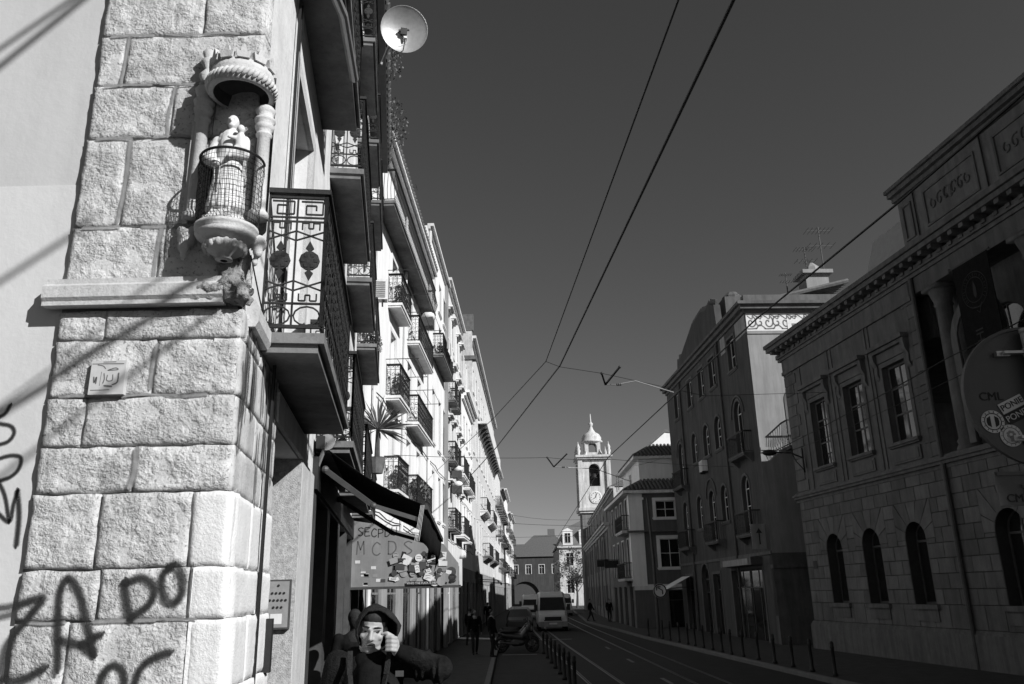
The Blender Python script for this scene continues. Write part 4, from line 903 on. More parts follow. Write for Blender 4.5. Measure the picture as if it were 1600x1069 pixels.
cornice(g1,L_,5.2,[(.06,-.12,0),(.16,0,.1),(.22,.1,.18),(.10,.18,.27)],m_r1t,'string_course',-.2)
win=[(1.95,3.2),(4.6,5.95),(7.3,8.65)]; Z0,Z1=6.25,8.88
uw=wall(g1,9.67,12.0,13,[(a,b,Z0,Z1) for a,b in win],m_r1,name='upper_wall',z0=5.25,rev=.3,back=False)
obj('end_wall',MB().box(.02,.3,.02,.7,5.25,12.0).box(.02,.3,.7,13,5.25,9.5),m_r1,g1); obj('rear_roof',MB().box(.3,9.6,.7,13,9.3,9.6).box(.3,9.6,.55,.7,9.3,12.0),m_r1t,g1)  # unseen roof kept low behind the parapet so sun reaches the arched house
for a,b in win:
    w=window(g1,a,b,Z0,Z1,y=.2,cols=2,rows=(0,.36,.70,1),frame=m_r1t,fw=.07,surr=m_r1t,sw=.16,sill=.16)
    obj('apron_panel',MB().box(a-.1,b+.1,-.05,.01,5.55,6.0).box(a,b,-.07,-.04,5.62,5.93),m_r1t,uw)
    obj('window_hood',MB().box(a-.42,b+.42,-.30,.01,9.5,9.64).box(a-.36,b+.36,-.2,.01,9.38,9.5).box(a-.2,b+.2,-.06,.01,9.06,9.38),m_r1t,uw)
    for x in (a-.36,b+.16): obj('hood_console',MB().prism([(0,9.38),(-.2,9.38),(-.18,9.15),(-.08,8.95),(-.1,8.7),(-.05,8.55),(0,8.5)],x,x+.2,Matrix(((0,1,0,0),(1,0,0,0),(0,0,1,0),(0,0,0,1)))),m_r1t,uw)
    for x in (a-.62,b+.5): obj('pilaster_strip',MB().box(x,x+.12,-.035,.01,5.5,10.6),m_r1t,uw)
for k in range(12):
    z=5.5+k*.45
    for a,b in ((-.05,.75 if k%2 else 1.0),(8.95 if k%2 else 9.1,9.72)): put_block(a,b,z,z+.45,uw,.01)
# recessed loggia bays with columns
rw=wall(g1,L_-9.67,12.0,12,[(1.7,3.5,5.6,9.5,True),(5.6,7.4,5.6,9.5,True),(9.5,11.3,5.6,9.5,True)],m_r1,name='loggia_wall',M=T(9.67,.9,0),z0=5.25,rev=.3)
for a in (1.7,5.6,9.5): window(g1,9.67+a,9.67+a+1.8,5.6,9.5,y=1.05,cols=2,rows=(0,.5,1),arch=True,frame=m_r1t,surr=m_r1t,sw=.28)
for k in range(4):
    u=10.55+k*3.9; obj('column',cached('r1col','column',lambda:MB().lathe([(.36,5.45),(.36,5.6),(.30,5.7),(.33,5.78),(.27,5.88),(.27,7.2),(.235,10.0),(.29,10.05),(.25,10.12),(.34,10.4),(.38,10.55)],20).box(-.4,.4,-.4,.4,10.55,10.68).box(-.4,.4,-.4,.4,5.40,5.5),m_r1t,True),None,g1,T(u,.35,0))
obj('frieze_beam',MB().box(9.5,L_,-.05,1.2,10.68,11.3),m_r1,g1); obj('frieze',MB().box(-.05,9.6,-.05,.02,10.7,11.2).box(-.08,9.6,-.09,.02,10.55,10.7),m_r1t,g1)
cornice(g1,L_,11.2,[(.12,0,.12),(.2,.12,.3),(.62,.42,.58),(.72,.58,.74),(.30,.74,1.0)],m_r1t,'main_cornice',-.25)
for k in range(44): obj('modillion',cached('modil','modillion',lambda:MB().box(-.09,.09,-.55,-.15,0,.13).box(-.09,.09,-.25,-.15,-.1,0),m_r1t),None,g1,T(.1+k*.5,0,11.49))
at=wall(g1,L_-9.55,14.2,10,[],m_r1,name='attic_wall',M=T(9.55,.1,0),z0=12.0); cornice(g1,L_,14.1,[(.1,0,.15),(.25,.15,.3),(.35,.3,.42)],m_r1t,'attic_cornice',9.4,M=T(0,.1,0))
for a,b in ((9.75,10.25),(10.9,13.4),(14.2,16.8),(17.6,20.2)):
    f=MB(); 
    for x0,x1,z0,z1 in ((a,b,12.55,12.62),(a,b,13.72,13.79),(a,a+.07,12.62,13.72),(b-.07,b,12.62,13.72)): f.box(x0,x1,.05,.11,z0,z1)
    o=obj('attic_panel',f,m_r1t,g1)
    if b-a>1:
        s=MB(); c=(a+b)/2
        for q in (-1,1):
            for e in range(3):
                p=[(c+q*(.18+e*.32)+.17*(1-t*.8)*math.cos(t*6+e),.08,13.17+(.3-.05*e)*(1-t*.8)*math.sin(t*6+e)) for t in [k/12 for k in range(13)]]; s.tube(p,.03,5)
        s.sphere((c,.08,13.17),(.12,.05,.22),8,6); obj('relief_ornament',s,m_r1t,o)
for u in (10.45,13.75): obj('cable_run',MB().tube([(u,.06,11.9),(u,.06,14.1)],.025,5),m_cable,g1)
obj('roof_housing',MB().add([(5.3,1.2,13.0),(9.4,1.2,13.0),(9.4,3.5,12.9),(5.3,3.5,12.9),(5.5,1.6,14.5),(9.5,1.6,14.5),(9.5,3.5,14.5),(5.5,3.5,14.5)],[(0,3,2,1),(4,5,6,7),(0,1,5,4),(1,2,6,5),(2,3,7,6),(3,0,4,7)]).box(5.6,9.3,2.0,3.3,9.58,13),m_steel,g1)
obj('downpipe',MB().tube([(9.82,-.12,ZB),(9.82,-.12,11.2)],.07,8),m_dframe,g1)
obj('vent_grille',MB().box(.55,.85,-.045,-.02,2.42,2.72),m_dark,g1)
# banner with ring emblem and leaf
M1=Matrix.Translation(O1)@Matrix.Rotation(THR1,4,'Z')
bn=root('hanging_banner','black banner with a pale ring emblem and leaf, hung from the ashlar building','banner',M1@Vector((12.9,-.35,8.1)),THR1)
obj('cloth',MB().box(-.75,.75,-.01,.01,.0,2.45),m_cloth,bn); obj('pole',MB().tube([(-.85,0,2.47),(.85,0,2.47)],.03,6).sphere((-.88,0,2.47),.06,8,6),m_dframe,bn)
e=MB(); mb_ban=mat('banner_print',.035,.9,.1,5,0)
for r_ in (.52,.36):
    q=[(r_*math.cos(2*PI*k/40),-.013,1.55+r_*math.sin(2*PI*k/40)) for k in range(41)]; e.tube(q,.012,4)
for k in range(22):
    a=R(-40)+R(260)*k/21; e.bar((.40*math.cos(a),-.013,1.55+.40*math.sin(a)),(.48*math.cos(a+.05*(k%3-1)),-.013,1.55+.48*math.sin(a+.05*(k%3-1))),.012)
e.prism([(0,1.82),(.07,1.6),(.06,1.4),(0,1.3),(-.06,1.4),(-.05,1.6)],-.014,-.011); e.path([(-.15,-.013,1.08),(.1,-.013,1.0),(.2,-.013,1.12),(.05,-.013,.85),(-.05,-.013,.95)],.015)
obj('emblem',e,mb_ban,bn); text('lettering','HI',.42,mb_ban,bn,T(-.1,-.013,.25)@Matrix.Rotation(PI/2,4,'X')@Matrix.Rotation(PI/2,4,'Z'))
# ------------------------------------------------------------------ arched rendered house
TH2=facing(None,-2.5,True); near2=Vector((11.26,37.04,0)); L2_=17.2; d2=Vector((math.sin(R(-2.5)),math.cos(R(-2.5)),0)); O2=near2+d2*L2_
r2=root('arched_house','dark rendered house with arched windows, belly balconies and a wavy gable on the right','building',O2,TH2)
U=lambda a:L2_-a
obj('inner_core',MB().box(.05,L2_-.35,.5,11.9,ZB,14.55),m_dframe,r2); cols=[14.6,11.2,8.55,6.2,2.6]; ops=[]; wl=[]
for c in cols:
    u=U(c); h=.58
    wl.append((u-h,u+h,12.3,13.95,False)); bal=c in (14.6,2.6)
    wl.append((u-h,u+h,7.9 if bal else 8.9,10.65,True)); b2=c in (14.6,8.55,2.6)
    wl.append((u-h,u+h,4.25 if b2 else 5.1,6.95,True))
gf=[(U(15.9),U(14.1),ZB,2.5,False),(U(12.1),U(10.5),ZB,3.1,True),(U(9.7),U(8.3),ZB,2.5,False),(U(6.2),U(1.5),ZB,2.6,False)]
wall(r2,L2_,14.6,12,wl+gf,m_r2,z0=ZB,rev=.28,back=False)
for a,b,c,d,ar in wl:
    window(r2,a,b,c,d,y=.18,cols=2,rows=(0,.45,1) if c>12 else (0,.6,1),arch=ar,frame=m_wframe,fw=.05,surr=m_r2t,sw=.13,sill=.1 if c in (12.3,8.9,5.1) else 0)
for a,b,c,d,ar in gf: window(r2,a,b,c,d,y=.2,cols=2 if b-a<2 else 4,rows=(0,.75,1),arch=ar,frame=m_dframe,fw=.08,surr=m_r2t,sw=.15)
for c,z in ((14.3,7.85),(2.1,7.85),(14.0,4.15),(7.75,4.15),(2.1,4.15)): balcony(r2,U(c)-1.2,U(c)+1.2,z,.5,1.0,'belly',m_r2t,.14,brackets=2)
for c in (14.6,2.6,8.55):        # relief hoods round the arched windows
    a=arcpts(2.0,9.3 if c!=8.55 else 6.0,1.0); h=MB()
    for p,q in zip(a,a[1:]): h.bar((U(c)-1+p[0],-.03,p[1]+.6),(U(c)-1+q[0],-.03,q[1]+.6),.08)
    obj('relief_hood',h,m_r2t,r2)
cornice(r2,L2_,14.4,[(.1,0,.15),(.3,.15,.35),(.45,.35,.5)],m_r2t,ends=0); cornice(r2,L2_,3.15,[(.06,0,.14)],m_r2t,'band')
gab=[(U(13.6),14.9),(U(13.3),15.9),(U(12.6),15.75),(U(9.4),16.85),(U(8.2),16.95),(U(7.3),17.0),(U(6.3),16.75),(U(5.6),16.9),(U(4.6),16.5),(U(4.4),14.9)]
obj('gable',MB().prism(gab,-.06,.3),m_r2,r2); g_=MB()
for a,b in zip(gab[1:-1],gab[2:-1]): g_.bar((a[0],.12,a[1]+.05),(b[0],.12,b[1]+.05),.14,.5)
obj('gable_coping',g_,m_r2t,r2)
for u in (U(13.4),U(4.8)): obj('downpipe',MB().tube([(u,-.08,ZB),(u,-.08,14.4)],.06,8),m_dframe,r2)
SM=T(L2_,0,0,PI/2)
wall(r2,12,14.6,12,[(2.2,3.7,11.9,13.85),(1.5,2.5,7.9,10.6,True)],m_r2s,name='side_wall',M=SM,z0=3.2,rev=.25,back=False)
obj('side_base',MB().box(-.03,12,-.05,.3,ZB,.55).box(0,12,0,.3,.55,3.2).box(-.03,12,-.07,.3,2.55,2.7),m_r2t,r2,SM)
window(r2,2.2,3.7,11.9,13.85,y=.15,cols=2,rows=(0,.7,1),surr=m_statue,sw=.2,M0=SM); window(r2,1.5,2.5,7.9,10.6,y=.15,cols=2,arch=True,surr=m_r2t,M0=SM)
balcony(r2,1.1,2.9,7.85,.75,1.15,'belly',m_r2t,.14,M0=SM)
obj('ledge',MB().box(0,1.5,-.1,.01,7.75,7.88).box(0,1.4,-.06,.01,7.65,7.75).box(0,12,-.05,.01,13.35,13.43),m_r2s,r2,SM)
obj('side_cornice',MB().box(-.1,12,-.12,.05,14.4,14.55).box(-.3,12,-.3,.05,14.55,14.75).box(-.45,12,-.45,.05,14.75,14.9).box(0,12,0,.4,14.9,15.35),m_r2t,r2,SM)
fz=obj('frieze',MB().box(.02,12,-.012,.005,13.5,14.38),m_statue,r2,SM)
for k in range(26):
    x=.25+k*.42; s=1 if k%2 else -1
    p=[(x+.26*(1-t*.85)*math.cos(s*t*6.5+1),13.93+.33*(1-t*.85)*math.sin(s*t*6.5+1)) for t in [q/12 for q in range(13)]]
    ribbon('painted_scroll',p,.10,m_spray2,fz,yfn=lambda x,z:-.015)
    ribbon('painted_scroll',[(x-.2,13.6),(x,13.7+.1*s),(x+.25,13.62)],.09,m_spray2,fz,yfn=lambda x,z:-.016); ribbon('painted_scroll',[(x-.15,14.25),(x+.05,14.1),(x+.12,14.3),(x+.3,14.22)],.08,m_spray2,fz,yfn=lambda x,z:-.017)
# frieze patches between the top windows on the street front
for a,b in ((U(4.3),U(3.5)),(U(1.7),U(.1))): obj('frieze',MB().box(a,b,-.014,.005,13.5,14.38),m_greyr,r2)
rt=MB()
for i in range(56): rt.tube([(.3+i*.3,.4,15.0),(.3+i*.3,5.5,16.2)],.12,6)
for i in range(17): rt.tube([(17.0,.6+i*.3,15.05),(14.8,.6+i*.3,15.75)],.12,6)
o=obj('roof',rt,m_tile,r2); o['kind']='stuff'
obj('roof_body',MB().box(.2,16.6,.6,12,14.6,15.1).add([(0.2,.5,15.0),(17,.5,15.0),(14.0,6,16.1),(.2,6,16.1),(17,11.5,15.0),(.2,11.5,15)],[(0,1,2,3),(3,2,4,5),(1,4,2)]),m_tile,r2)
obj('chimney',MB().box(U(3.2),U(2.2),4.2,5.4,15.5,17.3).box(U(3.4),U(2.0),4.0,5.6,17.3,17.5).lathe([(.5,17.5),(.4,17.8),(.1,18.1)],8,Matrix.Translation((U(2.7),4.8,0))),m_r2s,r2)
obj('chimney',MB().box(U(6.4),U(5.2),.8,2.0,15,17.2).lathe([(.55,17.2),(.55,17.35),(.3,17.6)],10,Matrix.Translation((U(5.8),1.4,0))),m_r2t,r2)
aw2=root('small_awning','small sloping cloth awning on the far end of the arched house','awning',O2+Vector((-.2,-1.3,1.9)),TH2); obj('cloth',MB().add([(0,0,.6),(2.1,0,.6),(2.1,-1.5,-.15),(0,-1.5,-.15),(2.1,-1.5,-.3),(0,-1.5,-.3)],[(0,1,2,3),(3,2,4,5)]),m_white2,aw2); obj('arm',MB().bar((0,0,0),(0,-1.5,-.15),.03).bar((2.1,0,0),(2.1,-1.5,-.15),.03),m_iron,aw2)
sg=root('shop_sign_board','pale square sign with an upward arrow on the corner of the arched house','sign',(10.95,37.6,3.4),0); obj('board',MB().box(-.35,.35,-.02,.02,0,1.1),m_greyr,sg); obj('arrow',MB().prism([(-.03,.2),(.03,.2),(.03,.7),(.14,.7),(0,.92),(-.14,.7),(-.03,.7)],-.026,-.021),m_dark,sg)
bx=root('door_canopy','dark shop canopy box over the wide doorway of the arched house','canopy',O2+(-d2)*(L2_-5.9)+Vector((-.55,0,2.75)),TH2); obj('box',MB().box(-.3,4.6,0,.6,0,.35),m_dframe,bx); obj('fascia',MB().box(.2,4.2,-.02,0,.02,.3),m_greyr,bx)
# roof aerials on the arched house
tv_aerial('tall thin aerial mast on the roof of the arched house',Vector((16.6,40,16.7)),2.2); tv_aerial('second aerial on the arched house roof, left of the tall mast',Vector((15.9,40.5,16.6)),1.7); tv_aerial('short aerial on the arched house roof, leftmost of three',Vector((14.9,41,16.4)),1.0)
# ------------------------------------------------------------------ tiled corner house beyond it
r3=root('tiled_corner_house','small corner house with tiled roofs and pale window frames beyond the arched house','building',(7.7,68,0),facing(None,0,True))
L3=12.3; o3=[(U3,U3+1.0,z,z+h) for U3 in (1.5,4.3,7.1,9.9) for z,h in ((2.7,2.4),(5.9,1.9))]+[(k*3+.7,k*3+2.3,ZB,2.0) for k in range(4)]
wall(r3,L3,8.2,9,o3,m_r3,z0=ZB,back=False)
for a,b,c,d in o3: window(r3,a,b,c,d,y=.15,cols=2,surr=m_white2 if c>0 else None,frame=m_wframe if c>0 else m_dframe)
obj('inner_core',MB().box(.02,L3-.4,.4,8.9,ZB,8.15),m_dframe,r3); S3=T(L3,0,0,PI/2); f3=[(1.75,3.05,6.4,7.5),(1.85,3.15,3.15,5.0),(2.2,4.2,ZB,1.7)]
wall(r3,9,8.2,9,f3,m_r3,name='front_wall',M=S3,z0=ZB,back=False)
for a,b,c,d in f3: window(r3,a,b,c,d,y=.12,cols=2,rows=(0,.5,1) if c>0 else (0,.75,1),surr=m_white if c>0 else None,sw=.22,sill=.12,frame=m_wframe if c>0 else m_dframe,M0=S3)
obj('corner_pilaster',MB().box(-.06,.85,-.07,.02,2.0,8.0).box(-.1,.95,-.1,.02,7.6,7.75),m_white,r3,S3); obj('corner_pilaster',MB().box(L3-.8,L3+.06,-.06,.02,2.0,8.0),m_white,r3)
balcony(r3,8.2,12.1,5.6,.6,1.0,'bar',m_white2,.15); balcony(r3,8.2,12.1,2.5,.6,1.0,'bar',m_white2,.15)
obj('tile_ledge',MB().box(-.3,9,-.45,.05,5.45,5.55),m_tile,r3,S3); obj('white_band',MB().box(-.02,9,-.06,.02,1.75,2.1),m_white2,r3,S3)
obj('eave',MB().box(-.45,9,-.45,.1,8.0,8.2),m_white2,r3,S3); obj('eave',MB().box(0,L3+.4,-.45,.1,8.0,8.18),m_white2,r3)
def hip(x1,y0,yb,z0,dz,run,dep,x0,nend):
    # rows of tiles on a hipped roof: front slope (towards camera) and street slope, cut along the hip
    m=MB()
    for i in range(int((nend-y0)/.27)):
        y=y0+.1+i*.27; f=min(1,(y-y0)/dep); m.tube([(x1,y,z0+.05),(x1-run*f,y,z0+dz*f+.05)],.1,6)
    for i in range(int((x1-x0)/.27)):
        x=x1-.1-i*.27; f=min(1,(x1-x)/run); m.tube([(x,y0,z0+.05),(x,y0+dep*f,z0+dz*f+.05)],.1,6)
    return m
t3=hip(L3+.45,-.4,0,8.2,1.6,3.45,2.9,0,9)
o=obj('roof',t3,m_tile,r3); o['kind']='stuff'
obj('roof_body',MB().add([(L3+.45,-.4,8.2),(L3+.45,9,8.2),(0,9,8.2),(0,-.4,8.2),(L3-3,2.5,9.8),(L3-3,9,9.8),(0,9,9.8),(0,2.5,9.8)],[(0,1,5,4),(3,0,4,7),(4,5,6,7)]),m_tile,r3)
obj('upper_storey',MB().box(2,L3-1.4,1.0,9,8.3,10.7),m_white,r3); obj('upper_eave',MB().box(1.6,L3-1.0,.6,9,10.55,10.75),m_white2,r3)
t3=hip(L3-.95,.6,0,10.75,1.2,3.05,1.8,2,9)
o=obj('upper_roof',t3,m_tile,r3); o['kind']='stuff'
obj('upper_roof_body',MB().add([(L3-.95,.6,10.75),(L3-.95,9,10.75),(2,9,10.75),(2,.6,10.75),(L3-4,2.4,11.95),(L3-4,9,11.95),(2,9,11.95),(2,2.4,11.95)],[(0,1,5,4),(3,0,4,7),(4,5,6,7)]),m_tile,r3)
window(r3,6,7,8.9,10.1,y=.97,cols=2,surr=m_white2)
wg=root('white_gable_house','white gable end rising behind the tiled corner house','building',(10.5,71,0)); obj('wall',MB().prism([(-.6,ZB),(6,ZB),(6,14.6),(2.8,15.0),(-.6,12.2)],0,6),m_white,wg); obj('roof',MB().prism([(-.8,12.1),(2.8,15.05),(6,14.65),(6,14.85),(2.8,15.3),(-.8,12.35)],-.05,6.2),m_tile,wg)
# ------------------------------------------------------------------ church with bell tower
LC=42; thc=facing(None,2,True); nearC=Vector((7.7,69,0)); dC=Vector((math.sin(R(2)),math.cos(R(2)),0))
ch=root('church','long church front with rows of tall windows beside the bell tower, far right','church',nearC+dC*LC,thc)
oc=[]
for k in range(12):
    u=2+k*3.4; oc+=[(u,u+1.0,3.6,6.2),(u,u+1.0,.3,2.2)]
wall(ch,LC,7.2,10,oc,m_church,z0=ZB)
for a,b,c,d in oc: window(ch,a,b,c,d,y=.15,cols=2,surr=m_church,frame=m_dframe)
cornice(ch,LC,6.7,[(.12,0,.2),(.3,.2,.4),(.45,.4,.55)],m_tower); uo=[(4+k*5,5.2+k*5,8.0,9.2) for k in range(7)]
wall(ch,LC-2,10.3,9,uo,m_church,name='clerestory_wall',M=T(0,.8,0),z0=7.2)
for a,b,c,d in uo: window(ch,a,b,c,d,y=.95,cols=2,surr=m_tower,frame=m_dframe)
cornice(ch,LC-2,10.1,[(.15,0,.15),(.4,.15,.35)],m_tower,M=T(0,.8,0)); obj('roof',MB().prism([(.3,10.4),(9.6,10.4),(5,12.6)],0,LC-2,Matrix(((0,1,0,0),(1,0,0,0),(0,0,1,0),(0,0,0,1)))),m_tile,ch)
obj('front_pier',MB().box(LC,LC+.12,-.1,1.1,ZB,7.2).box(LC-2,LC-1.9,.7,1.9,7.2,10.3),m_tower,ch)
for k in range(9): obj('pilaster',cached('chp','pilaster',lambda:MB().box(0,.5,-.1,.02,ZB,6.7),m_church),None,ch,T(.6+k*5,0,0))
tw=root('bell_tower','pale stone bell tower with open belfry, clock and lantern dome at the church end','tower',(10.94,114,ZB))
W=1.95; z=lambda q:q-ZB
obj('shaft',MB().box(-W,W,-W,W,0,z(12.2)),m_church,tw); obj('ledge',MB().box(-W-.45,W+.45,-W-.45,W+.45,z(12.2),z(12.6)).box(-W-.25,W+.25,-W-.25,W+.25,z(11.9),z(12.2)),m_tower,tw)
bf=wall_mb(2*W,z(19.2),2*W,[(W-.75,W+.75,z(15.5),z(18.6),True)],z0=z(12.6),rev=.9); obj('belfry',bf.mesh('belfry',m_tower,fix=False),None,tw,T(-W,-W,0))
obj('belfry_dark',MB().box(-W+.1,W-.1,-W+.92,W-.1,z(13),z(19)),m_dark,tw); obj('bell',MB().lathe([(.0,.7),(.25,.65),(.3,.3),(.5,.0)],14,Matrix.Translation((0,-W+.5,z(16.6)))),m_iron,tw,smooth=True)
for sx in (-1,1):
    for sy in (-1,1): obj('corner_pilaster',MB().box(sx*W-.3,sx*W+.3,sy*W-.3,sy*W+.3,z(12.6),z(19.0)),m_tower,tw)
obj('cornice',MB().box(-W-.4,W+.4,-W-.4,W+.4,z(19.2),z(19.45)).box(-W-.6,W+.6,-W-.6,W+.6,z(19.45),z(19.75)),m_tower,tw)
ck=obj('clock_face',MB().lathe([(.85,-.05),(.85,.05),(.7,.09),(.7,.06),(0,.06)],28,Matrix.Translation((0,-W-.05,z(14.0)))@Matrix.Rotation(PI/2,4,'X')),m_white2,tw); obj('clock_hand',MB().bar((0,-W-.15,z(14.0)),(.15,-W-.15,z(14.5)),.07).bar((0,-W-.15,z(14.0)),(-.3,-W-.15,z(13.8)),.07),m_dark,ck)
for k in range(12): a=2*PI*k/12; obj('clock_mark',MB().bar((.55*math.cos(a),-W-.13,z(14)+.55*math.sin(a)),(.66*math.cos(a),-W-.13,z(14)+.66*math.sin(a)),.05),m_dark,ck)
# lantern: four arched sides, scroll buttresses, dome, finial
ln=wall_mb(2.2,z(21.9),2.2,[(.5,1.7,z(20.3),z(21.7),True)],z0=z(19.75),rev=.3,back=False)
for k in range(4): obj('lantern_side',ln.mesh('lantern_side',m_tower,fix=False),None,tw,Matrix.Rotation(k*PI/2,4,'Z')@T(-1.1,-1.1,0))
for sx in (-1,1):
    for sy in (-1,1):
        obj('scroll_buttress',MB().prism([(1.0,z(19.75)),(2.1,z(19.75)),(1.7,z(20.0)),(1.4,z(20.6)),(1.25,z(21.5)),(1.0,z(21.6))],-.2,.2,Matrix.Rotation(math.atan2(sy,sx),4,'Z')),m_tower,tw)
        obj('urn',MB().lathe([(.3,0),(.18,.2),(.32,.6),(.2,.9),(.28,1.1),(.06,1.6),(.02,1.9)],10,Matrix.Translation((sx*(W+.15),sy*(W+.15),z(19.75)))),m_tower,tw,smooth=True)
obj('dome',MB().lathe([(1.55,z(21.8)),(1.55,z(22.0)),(1.35,z(22.05)),(1.4,z(22.5)),(1.1,z(23.0)),(.6,z(23.3)),(.35,z(23.7)),(.2,z(24.2)),(.32,z(24.4)),(.32,z(24.6)),(.12,z(24.8)),(.04,z(26.0))],20),m_tower,tw,smooth=True)
# ------------------------------------------------------------------ street end
mb=root('mansard_house','pale far house with a mansard roof and dormers at the street end','building',(7.6,175,0),facing(None,0,True)); Lm=25
om=[(u,u+1.3,z0,z0+2) for u in (2,5,8,11,14,17,20,22.8) for z0 in (1.5,5.2)]; wall(mb,Lm,9.4,12,om,m_church,z0=ZB,back=False)
for o_ in om: window(mb,*o_,y=.1,cols=2,surr=m_white2)
obj('inner_core',MB().box(.02,Lm-.4,.4,11.9,ZB,9.35),m_dframe,mb); SMm=T(Lm,0,0,PI/2); of=[(u,u+1.3,z0,z0+2.2) for u in (1.2,4.0) for z0 in (1.5,6.2)]; wall(mb,12,9.4,5,of,m_tower,name='front_wall',M=SMm,z0=ZB,back=False)
for o_ in of: window(mb,*o_,y=.1,cols=2,surr=m_white2,M0=SMm)
obj('eave',MB().box(-.3,12.3,-.4,.1,9.3,9.6),m_tower,mb,SMm); obj('roof',MB().add([(-.2,-.2,9.6),(Lm+.2,-.2,9.6),(Lm+.2,12,9.6),(-.2,12,9.6),(1.4,1.6,13.0),(Lm-1.4,1.6,13.0),(Lm-1.4,10.5,13.0),(1.4,10.5,13.0),(4,5,14.6),(Lm-4,5,14.6)],[(0,1,5,4),(1,2,6,5),(2,3,7,6),(3,0,4,7),(4,5,9,8),(5,6,9),(6,7,8,9),(7,4,8)]),m_tile,mb)
for u in (1.6,4.6): obj('dormer',MB().box(u-.9,u+.9,-.1,1.5,9.8,12.2).prism([(u-1.1,12.2),(u+1.1,12.2),(u,12.8)],-.2,1.6),m_white2,mb,SMm); window(mb,u-.55,u+.55,10.1,11.9,y=-.16,cols=2,M0=SMm)
obj('chimney',MB().box(6.5,7.5,3,4,13,15.2),m_tower,mb,SMm)
eb=root('street_end_house','dim house with a broad arch closing the far end of the street','building',(-6,192,0),0)
oe=[(2+k*3,3.2+k*3,5.8,7.8) for k in range(5)]+[(4.5,11,ZB,4.2,True)]; wall(eb,18,9.6,8,oe,m_endw,z0=ZB,rev=.6)
for o_ in oe[:5]: window(eb,*o_[:4],y=.2,cols=2,surr=m_white2)
obj('gate_leaf',MB().box(4.5,11,.55,.62,ZB,4.2),m_dframe,eb); obj('roof',MB().prism([(-.4,9.6),(18.4,9.6),(14,12.4),(4,12.4)],-.4,8),m_tile,eb)
ub=root('upper_far_house','upper house with a tiled roof and lit attic window, seen above the street end','building',(2.2,202,0),0); wall(ub,9,12.8,8,[(5,6.5,10.6,12.2)],m_church,z0=ZB,back=True); window(ub,5,6.5,10.6,12.2,y=.1,cols=2,surr=m_white); obj('roof',MB().prism([(-.5,12.8),(9.5,12.8),(7,15),(2,15)],-.4,8),m_tile,ub); obj('chimney',MB().box(5.5,7.2,2,3,14,16.6),m_tile,ub)
# ------------------------------------------------------------------ overhead wires
def cable(label,pts,r=.012,sag=.0,group='overhead tram wires',name='overhead_wire'):
    P=[]
    for a,b in zip(pts,pts[1:]):
        a,b=Vector(a),Vector(b); n=8
        for k in range(n): t=k/n; q=a.lerp(b,t); q.z-=sag*4*t*(1-t); P.append(q)
    P.append(Vector(pts[-1])); m=MB(); m.tube(P,r,5); return tag(obj(name,m,m_cable),label,'wire',group)
cable('thick tram wire falling from the top edge, right-hand one of the pair',[(2.6,-3,6.5),(1.94,5.71,6.5),(1.04,17.21,6.5),(-.63,27.54,6.5),(-3.3,44,6.9)],.017)
cable('thinner tram wire left of the thick one, bending at the pull-off clamp',[(2.0,-3,6.5),(1.47,5.69,6.5),(.72,16.82,6.5),(-.6,22.74,6.5),(-3.4,35.3,6.9)],.010)
cable('tram wire running from the ashlar cornice past the church tower',[(5.7,2,6.5),(5.07,9.65,6.5),(4.53,14.3,6.5),(3.48,30.18,6.5),(3.68,75.94,6.4)],.016)
cable('span wire from the pull-off clamp across to the ashlar building',[(.72,16.82,6.5),(1.04,17.21,6.48),(2.01,17.73,6.45),(5.2,21.5,6.75),(12.25,30.6,8.9)],.007)
cable('low span wire from the white house to the arched house',[(-3.6,24,5.75),(1.2,29.86,6.5),(3.48,30.2,6.45),(11.0,41,7.6)],.008,.05)
cable('wire strung along the front of the ashlar building below its windows',[(9.5,29.57,6.5),(9.61,17.3,6.5),(9.9,8,6.6)],.014,.05)
cable('thin wire between the lamp bracket and the upper windows of the ashlar building',[(10.6,33.2,6.9),(9.9,22,6.2),(10.6,12,6.6)],.010,.1)
cable('far span wire just above the street end, upper one',[(-2.9,60,6.9),(3.6,62,6.5),(8.0,66,6.8)],.012,.1)
cable('far span wire just above the street end, lower one',[(-2.7,68,6.2),(3.6,70,6.3),(7.9,74,6.4)],.012,.1)
cable('sagging cable across the street at the bracketed block',[(-2.6,80,9.5),(8.6,92,9.5)],.014,.5)
cable('thin bright wire slanting from the arched house to the bell tower',[(4.6,31,6.3),(10.6,50.5,10.4)],.006,.2)
for k,(dx,p) in enumerate((('nearer',[(2.01,17.73,6.45),(2.16,18.43,6.36),(2.39,17.49,6.52)]),('farther',[(1.2,29.86,6.5),(1.45,30.2,6.2),(1.9,29.5,6.55)]))):
    a=root('wire_pull_off','V-shaped iron pull-off clamp on the %s span wire'%dx,'clamp',p[1],0,'wire pull-offs'); o=Vector(p[1]); m=MB()
    m.bar(Vector(p[0])-o,(0,0,0),.035); m.bar(Vector(p[2])-o,(0,0,0),.035); m.sphere(Vector(p[0])-o,.035,8,6); m.sphere(Vector(p[2])-o,.035,8,6); obj('strut',m,m_iron,a)
    m=MB(); e=[Vector((.0,0,0)),Vector((.25,-.05,-.02)),Vector((.7,-.05,.06)),Vector((1.75,.85,-.02))] if k==0 else [Vector((0,0,0)),Vector((.3,0,-.02)),Vector((1.6,.6,-.02)),Vector((3.0,1.5,-.4))]
    m.tube(e,.013,6); obj('arm',m,m_galv,a); obj('insulator',MB().lathe([(.02,0),(.035,.02),(.02,.04),(.035,.06),(.02,.08),(.035,.1),(.02,.12)],8,Matrix.Translation(e[1])@Matrix.Rotation(PI/2,4,'Y')),m_dframe,a)
